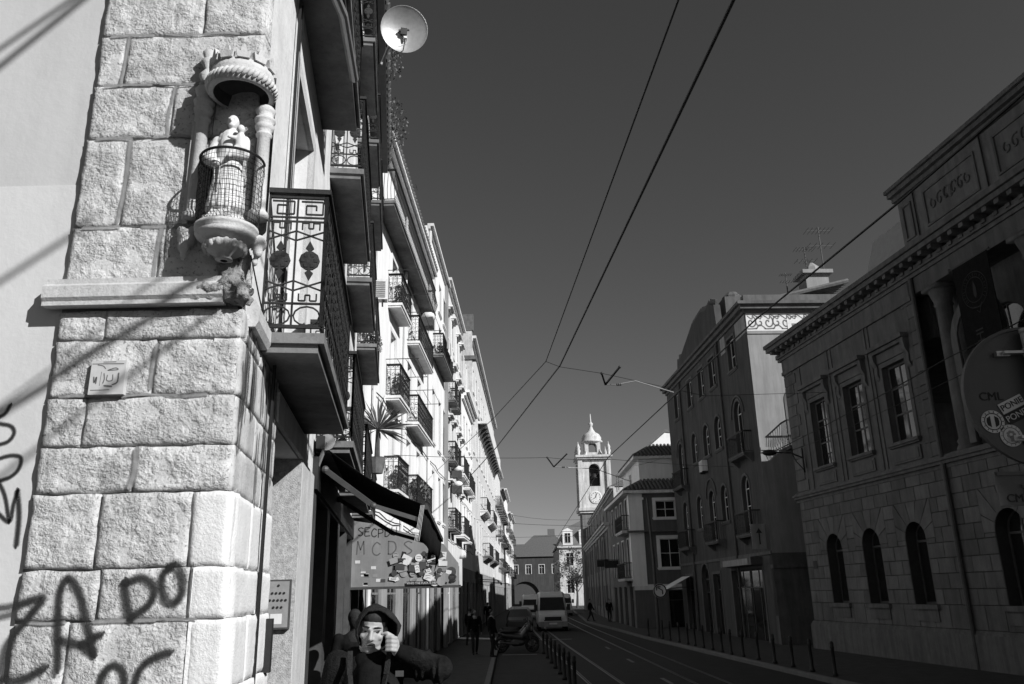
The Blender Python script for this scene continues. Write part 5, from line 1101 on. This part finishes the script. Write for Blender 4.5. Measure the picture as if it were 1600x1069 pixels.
# cables strung over the crossing behind the camera: they throw the slanting shadow lines on the corner wall
def shcable(label,A,B,t,r):
    A,B=Vector(A),Vector(B); d=(B-A).normalized(); cable(label,[A-d*4+TOSUN*t,A+TOSUN*t,B+TOSUN*t,B+d*.25+TOSUN*t],r,group='cables over the crossing',name='service_cable')
shcable('cable whose slanting shadow crosses the stone corner below the shrine',(-2.9,4.47,2.78),(-1.74,4.47,3.55),7,.028)
shcable('cable whose short shadow lies on the plaster beside the string course',(-3.03,4.47,3.58),(-2.75,4.47,3.79),8,.020)
shcable('upper twin cable whose shadow crosses the top left of the plaster wall',(-3.3,4.47,5.22),(-2.89,4.47,5.59),7,.02)
shcable('lower twin cable whose shadow crosses the top left of the plaster wall',(-3.28,4.47,5.08),(-2.80,4.47,5.60),7,.026)
# ------------------------------------------------------------------ back of a round traffic sign, right edge
sn=root('traffic_sign','back of a round traffic sign covered with stickers at the right edge','sign',(2.37,3.56,0))
m_sgn=mat('sign_back',.09,.5,.1,5,.1,40)
obj('pole',MB().tube([(0,0,0),(0,0,2.84)],.034,14).lathe([(.036,2.84),(.036,2.86),(.01,2.865)],14),m_steel,sn,smooth=True)
dk=obj('disc',MB().lathe([(.315,-.012),(.325,-.012),(.325,.012),(.312,.012),(.312,.0),(0,.0)],56,Matrix.Translation((0,.05,2.555))@Matrix.Rotation(PI/2,4,'X')),m_sgn,sn)
fy=.0475
for z in (2.75,2.36): obj('clamp',MB().box(-.13,.13,-.005,.03,z-.006,z+.006).lathe([(.038,-.018),(.04,-.018),(.04,.018),(.038,.018)],14,Matrix.Translation((0,0,z))).box(-.15,-.09,.02,.045,z-.012,z+.012),m_galv,sn)
text('lettering','CML',.055,m_dark,dk,T(-.20,fy,2.555)@Matrix.Rotation(PI/2,4,'X'))
def rsticker(x,z,r,c1,c2,s=''):
    o=obj('sticker',MB().lathe([(r,-.001),(r,.001)],24,T(x,fy-.001,z)@Matrix.Rotation(PI/2,4,'X')),c1,dk); m=MB()
    m.tube([(x+r*.72*math.cos(2*PI*k/24),fy-.003,z+r*.72*math.sin(2*PI*k/24)) for k in range(25)],.0018,4)
    for k in range(14): a=2*PI*k/14; m.bar((x+r*.80*math.cos(a),fy-.003,z+r*.80*math.sin(a)),(x+r*.92*math.cos(a),fy-.003,z+r*.92*math.sin(a)),.004,.002)
    if s=='bar':
        for q in (-1,1): m.prism([(x+q*r*.18,z-r*.5),(x+q*r*.5,z-r*.3),(x+q*r*.55,z),(x+q*r*.5,z+r*.3),(x+q*r*.18,z+r*.5)],fy-.003,fy-.002)
    elif s=='blot':
        for k in range(9): a=k*.9; m.sphere((x+r*.28*math.cos(a),fy-.002,z+r*.25*math.sin(a)+.005),(r*.16,.001,r*.13),8,5)
    else:
        m.sphere((x,fy-.002,z+r*.1),(r*.32,.001,r*.28),10,6); m.box(x-r*.18,x+r*.18,fy-.003,fy-.002,z-r*.42,z-r*.1)
    obj('sticker_print',m,c2,o)
rsticker(-.215,2.44,.052,m_statue,m_dark,'bar'); rsticker(-.145,2.375,.05,m_white2,m_greyr,'blot'); rsticker(-.055,2.345,.042,m_dark,m_white2,'skull')
q=T(-.105,fy-.002,2.495)@Matrix.Rotation(-.42,4,'Y')
s_=obj('sticker',MB().box(-.06,.06,-.001,.001,0,.05),m_statue,dk,q); text('sticker_print','PONIE',.04,m_dark,s_,T(0,-.0025,.025)@Matrix.Rotation(PI/2,4,'X'))
s_=obj('sticker',MB().box(-.06,.06,-.001,.001,-.052,-.002),m_dark,dk,q); text('sticker_print','PONEY',.04,m_statue,s_,T(0,-.0025,-.027)@Matrix.Rotation(PI/2,4,'X'))
plt=obj('plate',MB().box(-.27,.3,.02,.03,2.065,2.205).box(-.27,.3,.012,.02,2.195,2.21).box(-.275,-.265,.012,.02,2.065,2.21),m_sgn,sn); obj('clamp',MB().box(-.16,.16,-.005,.02,2.14,2.155),m_galv,sn)
text('lettering','CM',.05,m_dark,plt,T(-.2,.018,2.095)@Matrix.Rotation(PI/2,4,'X')); s_=obj('sticker',MB().box(-.155,.2,.013,.016,2.075,2.13),m_dark,plt); text('sticker_print','HEMP CLUB',.05,m_statue,s_,T(.02,.0115,2.102)@Matrix.Rotation(PI/2,4,'X'))
# ------------------------------------------------------------------ bollards
def bollard(): return MB().lathe([(.075,0),(.075,.06),(.05,.09),(.045,.70),(.06,.72),(.06,.76),(.045,.78),(.055,.84),(.035,.89),(0,.9)],12)
bme=cached('bollard','bollard',bollard,m_iron,True)
BR=[(8.58,23.78),(8.45,25.2),(8.38,26.7),(8.25,28.1),(8.15,29.6),(8.0,31.0),(7.85,32.1),(7.8,33.3),(7.74,34.6),(7.68,36.0),(7.6,37.3),(7.53,38.5),(7.43,40),(7.3,41.6),(7.21,43.2),(7.0,46.4)]
for k,(x,y) in enumerate(BR):
    o=obj('bollard',bme); o.location=(x,y,zg(y)+.05); tag(o,'dark iron bollard on the right pavement, %s counting from the near end'%ORD[k],'bollard','bollards along the right kerb')
for k,y in enumerate([22.4,24,25.7,27.5,29.5,31.6,34,36.6]):
    o=obj('bollard',bme); o.location=(lerp([(22,1.42),(40,.95)],y),y,zg(y)-.065); tag(o,'dark bollard beside the tram rail on the left, %s counting from the near end'%ORD[k],'bollard','bollards on the left of the road')
# ------------------------------------------------------------------ pole sign and lamp on the right
mp=root('sign_mast','tall dark mast with a round turn sign on the right pavement','mast',(7.25,44.6,-.6)); obj('pole',MB().tube([(0,0,0),(0,0,4),(-.12,0,7.1)],[.09,.075,.05],10),m_dframe,mp)
d_=obj('sign_disc',MB().lathe([(.36,-.02),(.36,.02)],28,Matrix.Translation((.2,-.14,2.3))@Matrix.Rotation(PI/2,4,'X')),m_white2,mp); m=MB(); m.tube([(.2+.32*math.cos(2*PI*k/28),-.165,2.3+.32*math.sin(2*PI*k/28)) for k in range(29)],.035,5); m.path([(.32,-.166,2.12),(.32,-.166,2.32),(.1,-.166,2.45)],.05); m.path([(.02,-.166,2.32),(.04,-.166,2.5),(.24,-.166,2.5)],.05); obj('arrow',m,m_dark,d_)
lm=root('wall_lamp','dark street lamp on a bracket at the corner of the ashlar building','lamp',(11.85,33.35,6.8)); m=MB(); m.tube([(0,0,.0),(-.5,-.1,.2),(-1.25,-.15,.25)],.03,6); m.tube([(0,0,-.5),(-.3,-.05,-.15),(-.45,-.1,.15)],.02,6); m.bar((0,0,-.6),(0,0,.4),.06); obj('bracket',m,m_iron,lm); obj('lamp_head',MB().sphere((-1.4,-.16,.22),(.3,.14,.13),12,8),m_dark,lm,smooth=True)
for k,(x,y,z,lab) in enumerate(((7.15,63.5,3.4,'dark hanging shop sign on the tiled corner house, lower right one'),(7.3,71,3.7,'dark hanging sign board on the near end of the church'))):
    s=root('hanging_sign',lab,'sign',(x,y,z),0,'hanging signs'); obj('board',MB().box(-.55,.5,-.06,.06,0,.55),m_dark,s); obj('bracket',MB().bar((-.55,0,.6),(.6,0,.6),.03),m_iron,s)
# ------------------------------------------------------------------ tree at the street end
tr=root('street_tree','dark thin-leaved tree beside the foot of the bell tower','tree',(8.9,128,-.65)); m=MB(); m.tube([(0,0,0),(.1,0,2),(0,.1,4.2)],[.2,.15,.1],8)
for k in range(14):
    a=k*2.4; z0=2.2+.2*k; m.tube([(.05,0,z0),(math.cos(a)*1.0,math.sin(a)*1.0,z0+1.3),(math.cos(a)*1.9,math.sin(a)*1.9,z0+2.6)],[.07,.04,.015],5)
obj('trunk',m,m_bark,tr)
CL=[(random.gauss(0,1.35),random.gauss(0,1.2),random.uniform(3.2,8.6)) for _ in range(46)]
def fn():
    c=random.choice(CL); return (c[0]+random.gauss(0,.36),c[1]+random.gauss(0,.36),c[2]+random.gauss(0,.3))
obj('crown',leaves(3200,fn,.2,m_leaf),None,tr)
# ------------------------------------------------------------------ vehicles
def wheel(par,x,y,z,r,w=.2):
    o=obj('wheel',MB().lathe([(r*.55,-w/2),(r*.95,-w/2),(r,-w/3),(r,w/3),(r*.95,w/2),(r*.55,w/2)],20,T(x,y,z)@Matrix.Rotation(PI/2,4,'Y')),m_rubber,par,smooth=True); obj('hub',MB().lathe([(0,-w*.45),(r*.55,-w*.4),(r*.55,w*.4),(0,w*.45)],14,T(x,y,z)@Matrix.Rotation(PI/2,4,'Y')),m_steel,o)
def loft(m,secs):   # secs: list of (y, [(x,z)...]) rings with equal counts
    n=len(secs[0][1]); vs=[(x,y,z) for y,r in secs for x,z in r]; fs=[]
    for i in range(len(secs)-1):
        for k in range(n): fs.append((i*n+k,i*n+(k+1)%n,(i+1)*n+(k+1)%n,(i+1)*n+k))
    fs.append(tuple(range(n))); fs.append(tuple(range((len(secs)-1)*n,len(secs)*n))); return m.add(vs,fs)
def sect(w,z0,z1,t=.12,r=.12):
    return [(-w,z0+r),(-w+r*.5,z0),(w-r*.5,z0),(w,z0+r),(w,z0+(z1-z0)*.55),(w-t,z1-r),(w-t-r,z1),(-w+t+r,z1),(-w+t,z1-r),(-w,z0+(z1-z0)*.55)]
def van(label,loc,cm,H=2.5,Wd=1.0):
    v=root('delivery_van',label,'van',loc); m=MB()
    loft(m,[(0,sect(Wd*.9,.38,.85,.05)),(.1,sect(Wd*.96,.32,1.05,.06)),(.75,sect(Wd,.3,1.25,.06)),(1.55,sect(Wd,.3,H-.25,.12)),(1.9,sect(Wd,.3,H-.05,.14)),(2.3,sect(Wd,.3,H,.1)),(5.4,sect(Wd,.3,H,.1)),(5.5,sect(Wd*.97,.35,H-.06,.1))]); obj('body',m,cm,v)
    n=Vector((0,-.86,.5)).normalized(); m=MB(); a=Vector((0,.80,1.30)); b=Vector((0,1.50,H-.36)); m.add([(-.86,a.y-.03,a.z+.02),(.86,a.y-.03,a.z+.02),(.78,b.y-.05,b.z),(-.78,b.y-.05,b.z),(-.86,a.y+.05,a.z),(.86,a.y+.05,a.z),(.78,b.y+.05,b.z),(-.78,b.y+.05,b.z)],[(0,1,2,3),(4,7,6,5),(0,4,5,1),(1,5,6,2),(2,6,7,3),(3,7,4,0)]); obj('windscreen',m,m_glass,v)
    obj('grille',MB().box(-.55,.55,-.04,.1,.72,.92).box(-.6,.6,-.02,.1,.66,.72),m_dark,v); obj('bumper',MB().box(-.95,.95,-.07,.3,.3,.62),m_greyr,v); obj('number_plate',MB().box(-.26,.26,-.085,-.07,.44,.55),m_statue,v)
    for s in (-1,1):
        obj('headlight',MB().add([(s*.6,-.03,.74),(s*.9,.08,.78),(s*.88,.2,1.08),(s*.66,.06,.96)],[(0,1,2,3)]),m_galv,v); obj('mirror',MB().box(min(s*1.0,s*1.22),max(s*1.0,s*1.22),1.0,1.12,1.3,1.7),m_dark,v)
        for y in (1.0,4.5): wheel(v,s*.9,y,.34,.34)
        m=MB(); m.add([(s*1.001,1.25,1.3),(s*1.001,2.15,1.3),(s*.93,2.15,2.0),(s*.93,1.65,2.0)],[(0,1,2,3)]); obj('side_window',m,m_glass,v)
van('white delivery van coming up the middle of the street',(2.3,56.6,-.72),m_vanw)
van('small white van following behind the delivery van',(1.35,82,-.72),m_vanw,2.3)
van('pale van parked by the right pavement near the church',(4.9,92,-.72),m_vanw,2.3)
def car(label,loc,cm):
    v=root('parked_car',label,'car',loc,0,'cars parked on the left'); m=MB(); loft(m,[(0,sect(.75,.35,.7,.05,.08)),(.15,sect(.84,.25,.78,.05,.1)),(1.1,sect(.86,.22,.95,.06,.1)),(1.9,sect(.86,.22,1.42,.2,.12)),(3.1,sect(.86,.22,1.45,.2,.12)),(3.8,sect(.85,.24,1.05,.1,.12)),(4.1,sect(.78,.35,.9,.06,.1))]); obj('body',m,cm,v)
    obj('windscreen',MB().add([(-.66,1.16,.98),(.66,1.16,.98),(.56,1.84,1.36),(-.56,1.84,1.36)],[(0,1,2,3)]),m_glass,v)
    for s in (-1,1):
        obj('headlight',MB().add([(s*.5,.02,.58),(s*.78,.12,.6),(s*.76,.2,.75),(s*.52,.1,.72)],[(0,1,2,3)]),m_galv,v); obj('side_window',MB().add([(s*.80,1.4,1.0),(s*.80,3.2,1.0),(s*.70,3.0,1.33),(s*.70,1.95,1.33)],[(0,1,2,3)]),m_glass,v)
        for y in (.8,3.2): wheel(v,s*.78,y,.3,.3,.18)
m_car=mat('car_dark',.03,.35,.1,2,0,10,spec=.5)
car('dark parked car on the left kerb, second behind the motorcycles',(.05,56,-.72),m_car); car('grey parked car farthest down the left kerb',(.2,62,-.72),m_steel)
# ------------------------------------------------------------------ motorcycles parked on the left
def moto(label,loc,rz):
    v=root('motorcycle',label,'motorcycle',loc,rz,'motorcycles parked on the left')
    for x in (-.68,.68):
        o=obj('wheel',MB().tube([(x+.27*math.cos(2*PI*k/20),0,.31+.27*math.sin(2*PI*k/20)) for k in range(21)],.05,7),m_rubber,v,smooth=True); r=MB()
        for k in range(5): a=k*2*PI/5; r.bar((x,0,.31),(x+.24*math.cos(a),0,.31+.24*math.sin(a)),.035,.03)
        obj('rim',r.lathe([(.06,-.06),(.06,.06)],10,T(x,0,.31)@Matrix.Rotation(PI/2,4,'X')),m_dframe,o)
    blob('body',[('c',(-.55,0,.72),(.2,0,.62),.12,.15),('c',(.2,0,.62),(.45,0,.9),.13,.12),('c',(-.1,0,.4),(.25,0,.4),.16,.13),('e',(.52,0,.95),(.14,.16,.16)),('c',(-.75,0,.78),(-.5,0,.74),.07,.1),('c',(.42,0,.7),(.5,0,.45),.12,.05)],.03,m_car,v)
    obj('seat',MB().sphere((-.32,0,.86),(.42,.15,.08),12,8),m_rubber,v,smooth=True); obj('fork',MB().tube([(.5,.07,.95),(.68,.07,.31)],.025).tube([(.5,-.07,.95),(.68,-.07,.31)],.025),m_dframe,v); obj('handlebar',MB().tube([(.38,.38,1.08),(.46,.1,1.04),(.46,-.1,1.04),(.38,-.38,1.08)],.018),m_iron,v)
    obj('windshield',MB().add([(.58,-.16,1.05),(.58,.16,1.05),(.46,.12,1.4),(.46,-.12,1.4)],[(0,1,2,3)]),m_glass,v); obj('mirror',MB().sphere((.4,.32,1.25),(.03,.07,.05),8,6).sphere((.4,-.32,1.25),(.03,.07,.05),8,6).bar((.4,.32,1.08),(.4,.32,1.22),.012).bar((.4,-.32,1.08),(.4,-.32,1.22),.012),m_iron,v); obj('exhaust',MB().tube([(.1,-.16,.35),(-.7,-.2,.42)],.05,8),m_dframe,v); obj('headlight',MB().sphere((.65,0,.95),(.05,.09,.08),8,6),m_galv,v)
moto('dark motorcycle parked side-on by the left kerb, nearest the camera',(-.1,37.6,-.72),0)
moto('dark motorcycle behind the nearest one on the left kerb',(-.05,39.2,-.72),.15); moto('third motorcycle along the left kerb',(-.1,41.0,-.72),-.1)
# ------------------------------------------------------------------ people
def person(label,loc,rz,H=1.72,stride=.22,mj=None,mt=None,mh=None,ms=None,lean=0,vox=.022):
    p=root('person',label,'person',loc,rz,'people on the street'); k=H/1.75; s=stride
    V=lambda x,y,z:(x*k,(y-lean*max(0,z-.9))*k,z*k)
    legs=[((-.09,0,.92),(-.10,-s*.5-.03,.5),(-.10,-s,.09)),((.09,0,.92),(.10,s*.4-.06,.5),(.10,s,.12))]
    arms=[((-.19,0,1.42),(-.25,s*.3,1.14),(-.24,s*.5-.1,.88)),((.19,0,1.42),(.25,-s*.3,1.14),(.24,-s*.6-.08,.88))]
    body=[('e',V(0,-.01,1.63),(.078*k,.096*k,.118*k)),('c',V(0,0,1.45),V(0,0,1.58),.052*k,.05*k),('c',V(0,0,1.0),V(0,0,1.38),.13*k,.14*k),('e',V(0,-.1,1.615),(.015*k,.022*k,.02*k))]
    for a,b,c in legs: body+=[('c',V(*a),V(*b),.07*k,.05*k),('c',V(*b),V(*c),.05*k,.035*k)]
    for a,b,c in arms: body+=[('c',V(*a),V(*b),.04*k,.035*k),('c',V(*b),V(*c),.033*k,.028*k),('e',V(c[0],c[1]-.02,c[2]-.07),(.03*k,.035*k,.06*k))]
    blob('body',body,vox,ms or m_skind,p); jk=[('c',V(0,0,.98),V(0,0,1.3),.155*k,.165*k),('e',V(0,0,1.38),(.21*k,.125*k,.11*k)),('c',V(0,0,1.4),V(0,0,1.48),.09*k,.07*k)]
    for a,b,c in arms: jk+=[('c',V(*a),V(*b),.068*k,.058*k),('c',V(*b),V(*c),.056*k,.045*k)]
    blob('jacket',jk,vox,mj or m_black,p); tr_=[('e',V(0,0,.93),(.16*k,.12*k,.12*k))]
    for a,b,c in legs: tr_+=[('c',V(*a),V(*b),.092*k,.07*k),('c',V(*b),V(*c),.068*k,.055*k)]
    blob('trousers',tr_,vox,mt or m_trou,p); blob('shoes',[('c',V(c[0],c[1]+.03,.05),V(c[0],c[1]-.13,.04),.048*k,.042*k) for a,b,c in legs],vox,m_rubber,p)
    blob('hair',[('e',V(0,.015,1.665),(.086*k,.1*k,.1*k))],vox,mh or m_hair,p); return p
person('person in dark clothes walking on the left pavement by the shop doors',(-1.79,35.2,-.6),.2,1.74)
person('person in a dark coat standing beside the motorcycles',(-1.05,33.6,-.6),1.3,1.76,.06,m_coat)
person('person in black farther along the left pavement',(-2.35,41.6,-.6),2.9,1.7)
person('person far down the left pavement near the awnings',(-2.3,64.5,-.6),.1,1.72)
person('person striding along the right pavement by the church',(5.95,70.5,-.6),1.2,1.75,.3)
person('person standing by the wall of the tiled corner house',(7.25,68.0,-.6),.3,1.75,.05)
person('dim figure leaning by the shop window behind the hooded man',tuple(W1@Vector((5.7,-.45,-.1))),.4,1.7,.06,m_black,ms=m_hood,vox=.015)  # skin in near-black cloth, the awning's shade put into its colour
# ---- man in a hood, close to the camera
mn=root('person','man in a dark hooded coat walking towards the camera, holding his hood','person',(-.83,4.92,0),.0)
hc=Vector((0,-.03,1.565))
F=lambda x,y,z:(hc.x+x,hc.y+y,hc.z+z)
TL=Matrix.Translation(hc)@Matrix.Rotation(R(8),4,'Y')@Matrix.Rotation(R(10),4,'X')@Matrix.Rotation(R(6),4,'Z')@Matrix.Translation(-hc)
hd=[('e',F(0,.02,.035),(.073,.092,.085)),('e',F(0,-.025,-.02),(.064,.07,.085)),('c',F(-.025,-.035,-.085),F(.025,-.035,-.085),.036,.036),('e',F(0,-.058,-.098),(.026,.025,.02)),
 ('c',F(0,-.092,.018),F(0,-.114,-.022),.0085,.0125),('e',F(-.012,-.1,-.027),(.009,.01,.007)),('e',F(.012,-.1,-.027),(.009,.01,.007)),
 ('c',F(-.048,-.072,.028),F(-.012,-.088,.026),.009,.010),('c',F(.048,-.072,.028),F(.012,-.088,.026),.009,.010),('e',F(-.042,-.062,-.018),(.024,.02,.02)),('e',F(.042,-.062,-.018),(.024,.02,.02)),
 ('c',F(-.02,-.084,-.055),F(.02,-.084,-.055),.0075,.0075),('c',F(-.017,-.083,-.067),F(.017,-.083,-.067),.0085,.0085),('e',F(-.077,.005,-.005),(.012,.02,.032)),('e',F(.077,.005,-.005),(.012,.02,.032)),
 ('c',F(0,.02,-.07),F(0,.04,-.16),.052,.056)]
hd=[((p[0],TL@Vector(p[1]))+p[2:] if p[0]=='e' else (p[0],TL@Vector(p[1]),TL@Vector(p[2]))+p[3:]) for p in hd]
# body: torso, legs, right arm down, left arm raised to the hood, in one surface
sh_l,el_l,wr_l=Vector((.19,.0,1.385)),Vector((.39,-.06,1.36)),Vector((.155,-.13,1.455))
sh_r,el_r,wr_r=Vector((-.19,.0,1.385)),Vector((-.26,.05,1.12)),Vector((-.22,-.12,.92))
bd=hd+[('c',(0,.03,1.0),(0,.03,1.32),.13,.145),('c',sh_l,el_l,.045,.04),('c',el_l,wr_l,.038,.028),('c',sh_r,el_r,.045,.04),('c',el_r,wr_r,.038,.03),('e',wr_r+Vector((0,-.03,-.07)),(.03,.04,.06))]
lg=[((-.1,.03,.92),(-.11,-.16,.52),(-.11,-.2,.09)),((.1,.03,.92),(.11,.02,.5),(.11,.24,.14))]
for a,b,c in lg: bd+=[('c',a,b,.07,.05),('c',b,c,.05,.035)]
# left fist holding the hood edge: palm, four curled fingers, thumb
pc=Vector((.135,-.15,1.495)); bd+=[('e',pc,(.036,.026,.042)),('c',wr_l,pc,.028,.03)]
for i,(dz,l_) in enumerate(((.033,.030),(.011,.034),(-.011,.032),(-.032,.026))):
    k0=pc+Vector((.02,-.025,dz)); k1=k0+Vector((-.02,-.022,.004)); k2=k1+Vector((-.03,.008,0)); k3=k2+Vector((-.004,.022,-.003)); bd+=[('c',k0,k1,.0105,.0098),('c',k1,k2,.0098,.009),('c',k2,k3,.009,.0075)]
bd+=[('c',pc+Vector((.0,-.015,.04)),pc+Vector((-.03,-.03,.06)),.0125,.0105),('c',pc+Vector((-.03,-.03,.06)),pc+Vector((-.06,-.025,.055)),.0105,.0085)]
blob('body',bd,.0055,m_skin,mn,smooth=2)
for s in (-1,1):
    e=obj('eye',MB().sphere(TL@Vector(F(s*.030,-.073,.008)),(.0125,.010,.006),10,8),m_dark,mn,smooth=True)
hr=[('e',TL@Vector(F(0,.022,.068)),(.0765,.094,.066)),('c',TL@Vector(F(-.069,.0,.03)),TL@Vector(F(-.07,.01,.06)),.009,.014),('c',TL@Vector(F(.069,.0,.03)),TL@Vector(F(.07,.01,.06)),.009,.014)]
blob('hair',hr,.007,m_hair,mn,smooth=1)
obj('mouth',MB().sphere(TL@Vector(F(0,-.0895,-.061)),(.021,.005,.0032),10,6),m_dark,mn,smooth=True)
for s in (-1,1): obj('eyebrow',MB().tube([TL@Vector(F(s*.052,-.076,.034)),TL@Vector(F(s*.034,-.090,.038)),TL@Vector(F(s*.014,-.0985,.036))],[.003,.005,.004],6),m_hair,mn,smooth=True)
# hood: open shell round the head, drawn to the man's left by his hand
hm=MB(); rings=[]; nk=28
for y,rx,rz,dx,dz in ((-.072,.098,.118,.012,.012),(-.080,.106,.128,.012,.012),(-.055,.116,.136,.012,.012),(-.01,.122,.142,.008,.012),(.05,.12,.14,.005,.008),(.10,.10,.12,.0,0),(.14,.06,.08,0,-.01),(.155,.015,.02,0,-.02)):
    rings.append([(F(dx+rx*math.cos(2*PI*k/nk)+(.05*max(0,math.cos(2*PI*k/nk-.2))**3 if y<0 else .02*max(0,math.cos(2*PI*k/nk))**2)+.004*math.sin(k*2.3+y*40),y+.02*max(0,-math.sin(2*PI*k/nk)),dz+rz*math.sin(2*PI*k/nk)+.004*math.sin(k*1.7+y*30))) for k in range(nk)])
vs=[TL@(hc+Matrix.Diagonal((.88,.95,.93))@(Vector(p)-hc)) for r_ in rings for p in r_]; fs=[(i*nk+k,i*nk+(k+1)%nk,(i+1)*nk+(k+1)%nk,(i+1)*nk+k) for i in range(len(rings)-1) for k in range(nk)]
hm.add(vs,fs); ho=obj('hood',hm.mesh('hood',m_hood,True,False),None,mn); md=ho.modifiers.new('t','SOLIDIFY'); md.thickness=.009; md.offset=1
ct=[('c',(0,.03,.86),(0,.02,1.25),.185,.18),('e',(0,.02,1.36),(.215,.125,.10)),('c',(-.11,.01,1.42),(.11,.01,1.42),.06,.06),('c',sh_l,el_l,.078,.068),('e',el_l,(.07,.07,.07)),('c',el_l,wr_l+Vector((.035,.012,-.012)),.066,.045),('c',sh_r,el_r,.085,.075),('c',el_r,wr_r,.074,.055)]
for i in range(7): t=i/6; q=sh_l.lerp(el_l,t); ct.append(('e',q+Vector((0,-.02,.02*math.sin(i*2))),(.018,.08,.078)))
blob('coat',ct,.009,m_coat,mn,smooth=3)
blob('cuff',[('c',wr_l+Vector((.06,.02,-.022)),wr_l+Vector((.022,.006,-.004)),.05,.043)],.008,m_black,mn)
blob('neck_warmer',[('c',(-.03,-.03,1.395),(.03,-.03,1.395),.075,.075),('e',(0,-.09,1.345),(.085,.06,.065)),('c',(0,-.10,1.34),(0,-.13,1.0),.075,.10)],.01,m_black,mn)
for s in (-1,1): obj('lapel',MB().path([(s*.11,-.10,1.46),(s*.10,-.145,1.34),(s*.075,-.178,1.2),(s*.07,-.19,1.0)],.028,.012),m_hood,mn)
tr_=[('e',(0,.03,.92),(.17,.13,.13))]
for a,b,c in lg: tr_+=[('c',a,b,.095,.075),('c',b,c,.073,.06)]
blob('trousers',tr_,.012,m_trou,mn); blob('shoes',[('c',(c[0],c[1]+.03,.05),(c[0],c[1]-.14,.045),.05,.045) for a,b,c in lg],.012,m_rubber,mn)
obj('badge',MB().box(.155,.20,-.178,-.174,1.33,1.36),m_steel if 0 else m_dframe,mn)
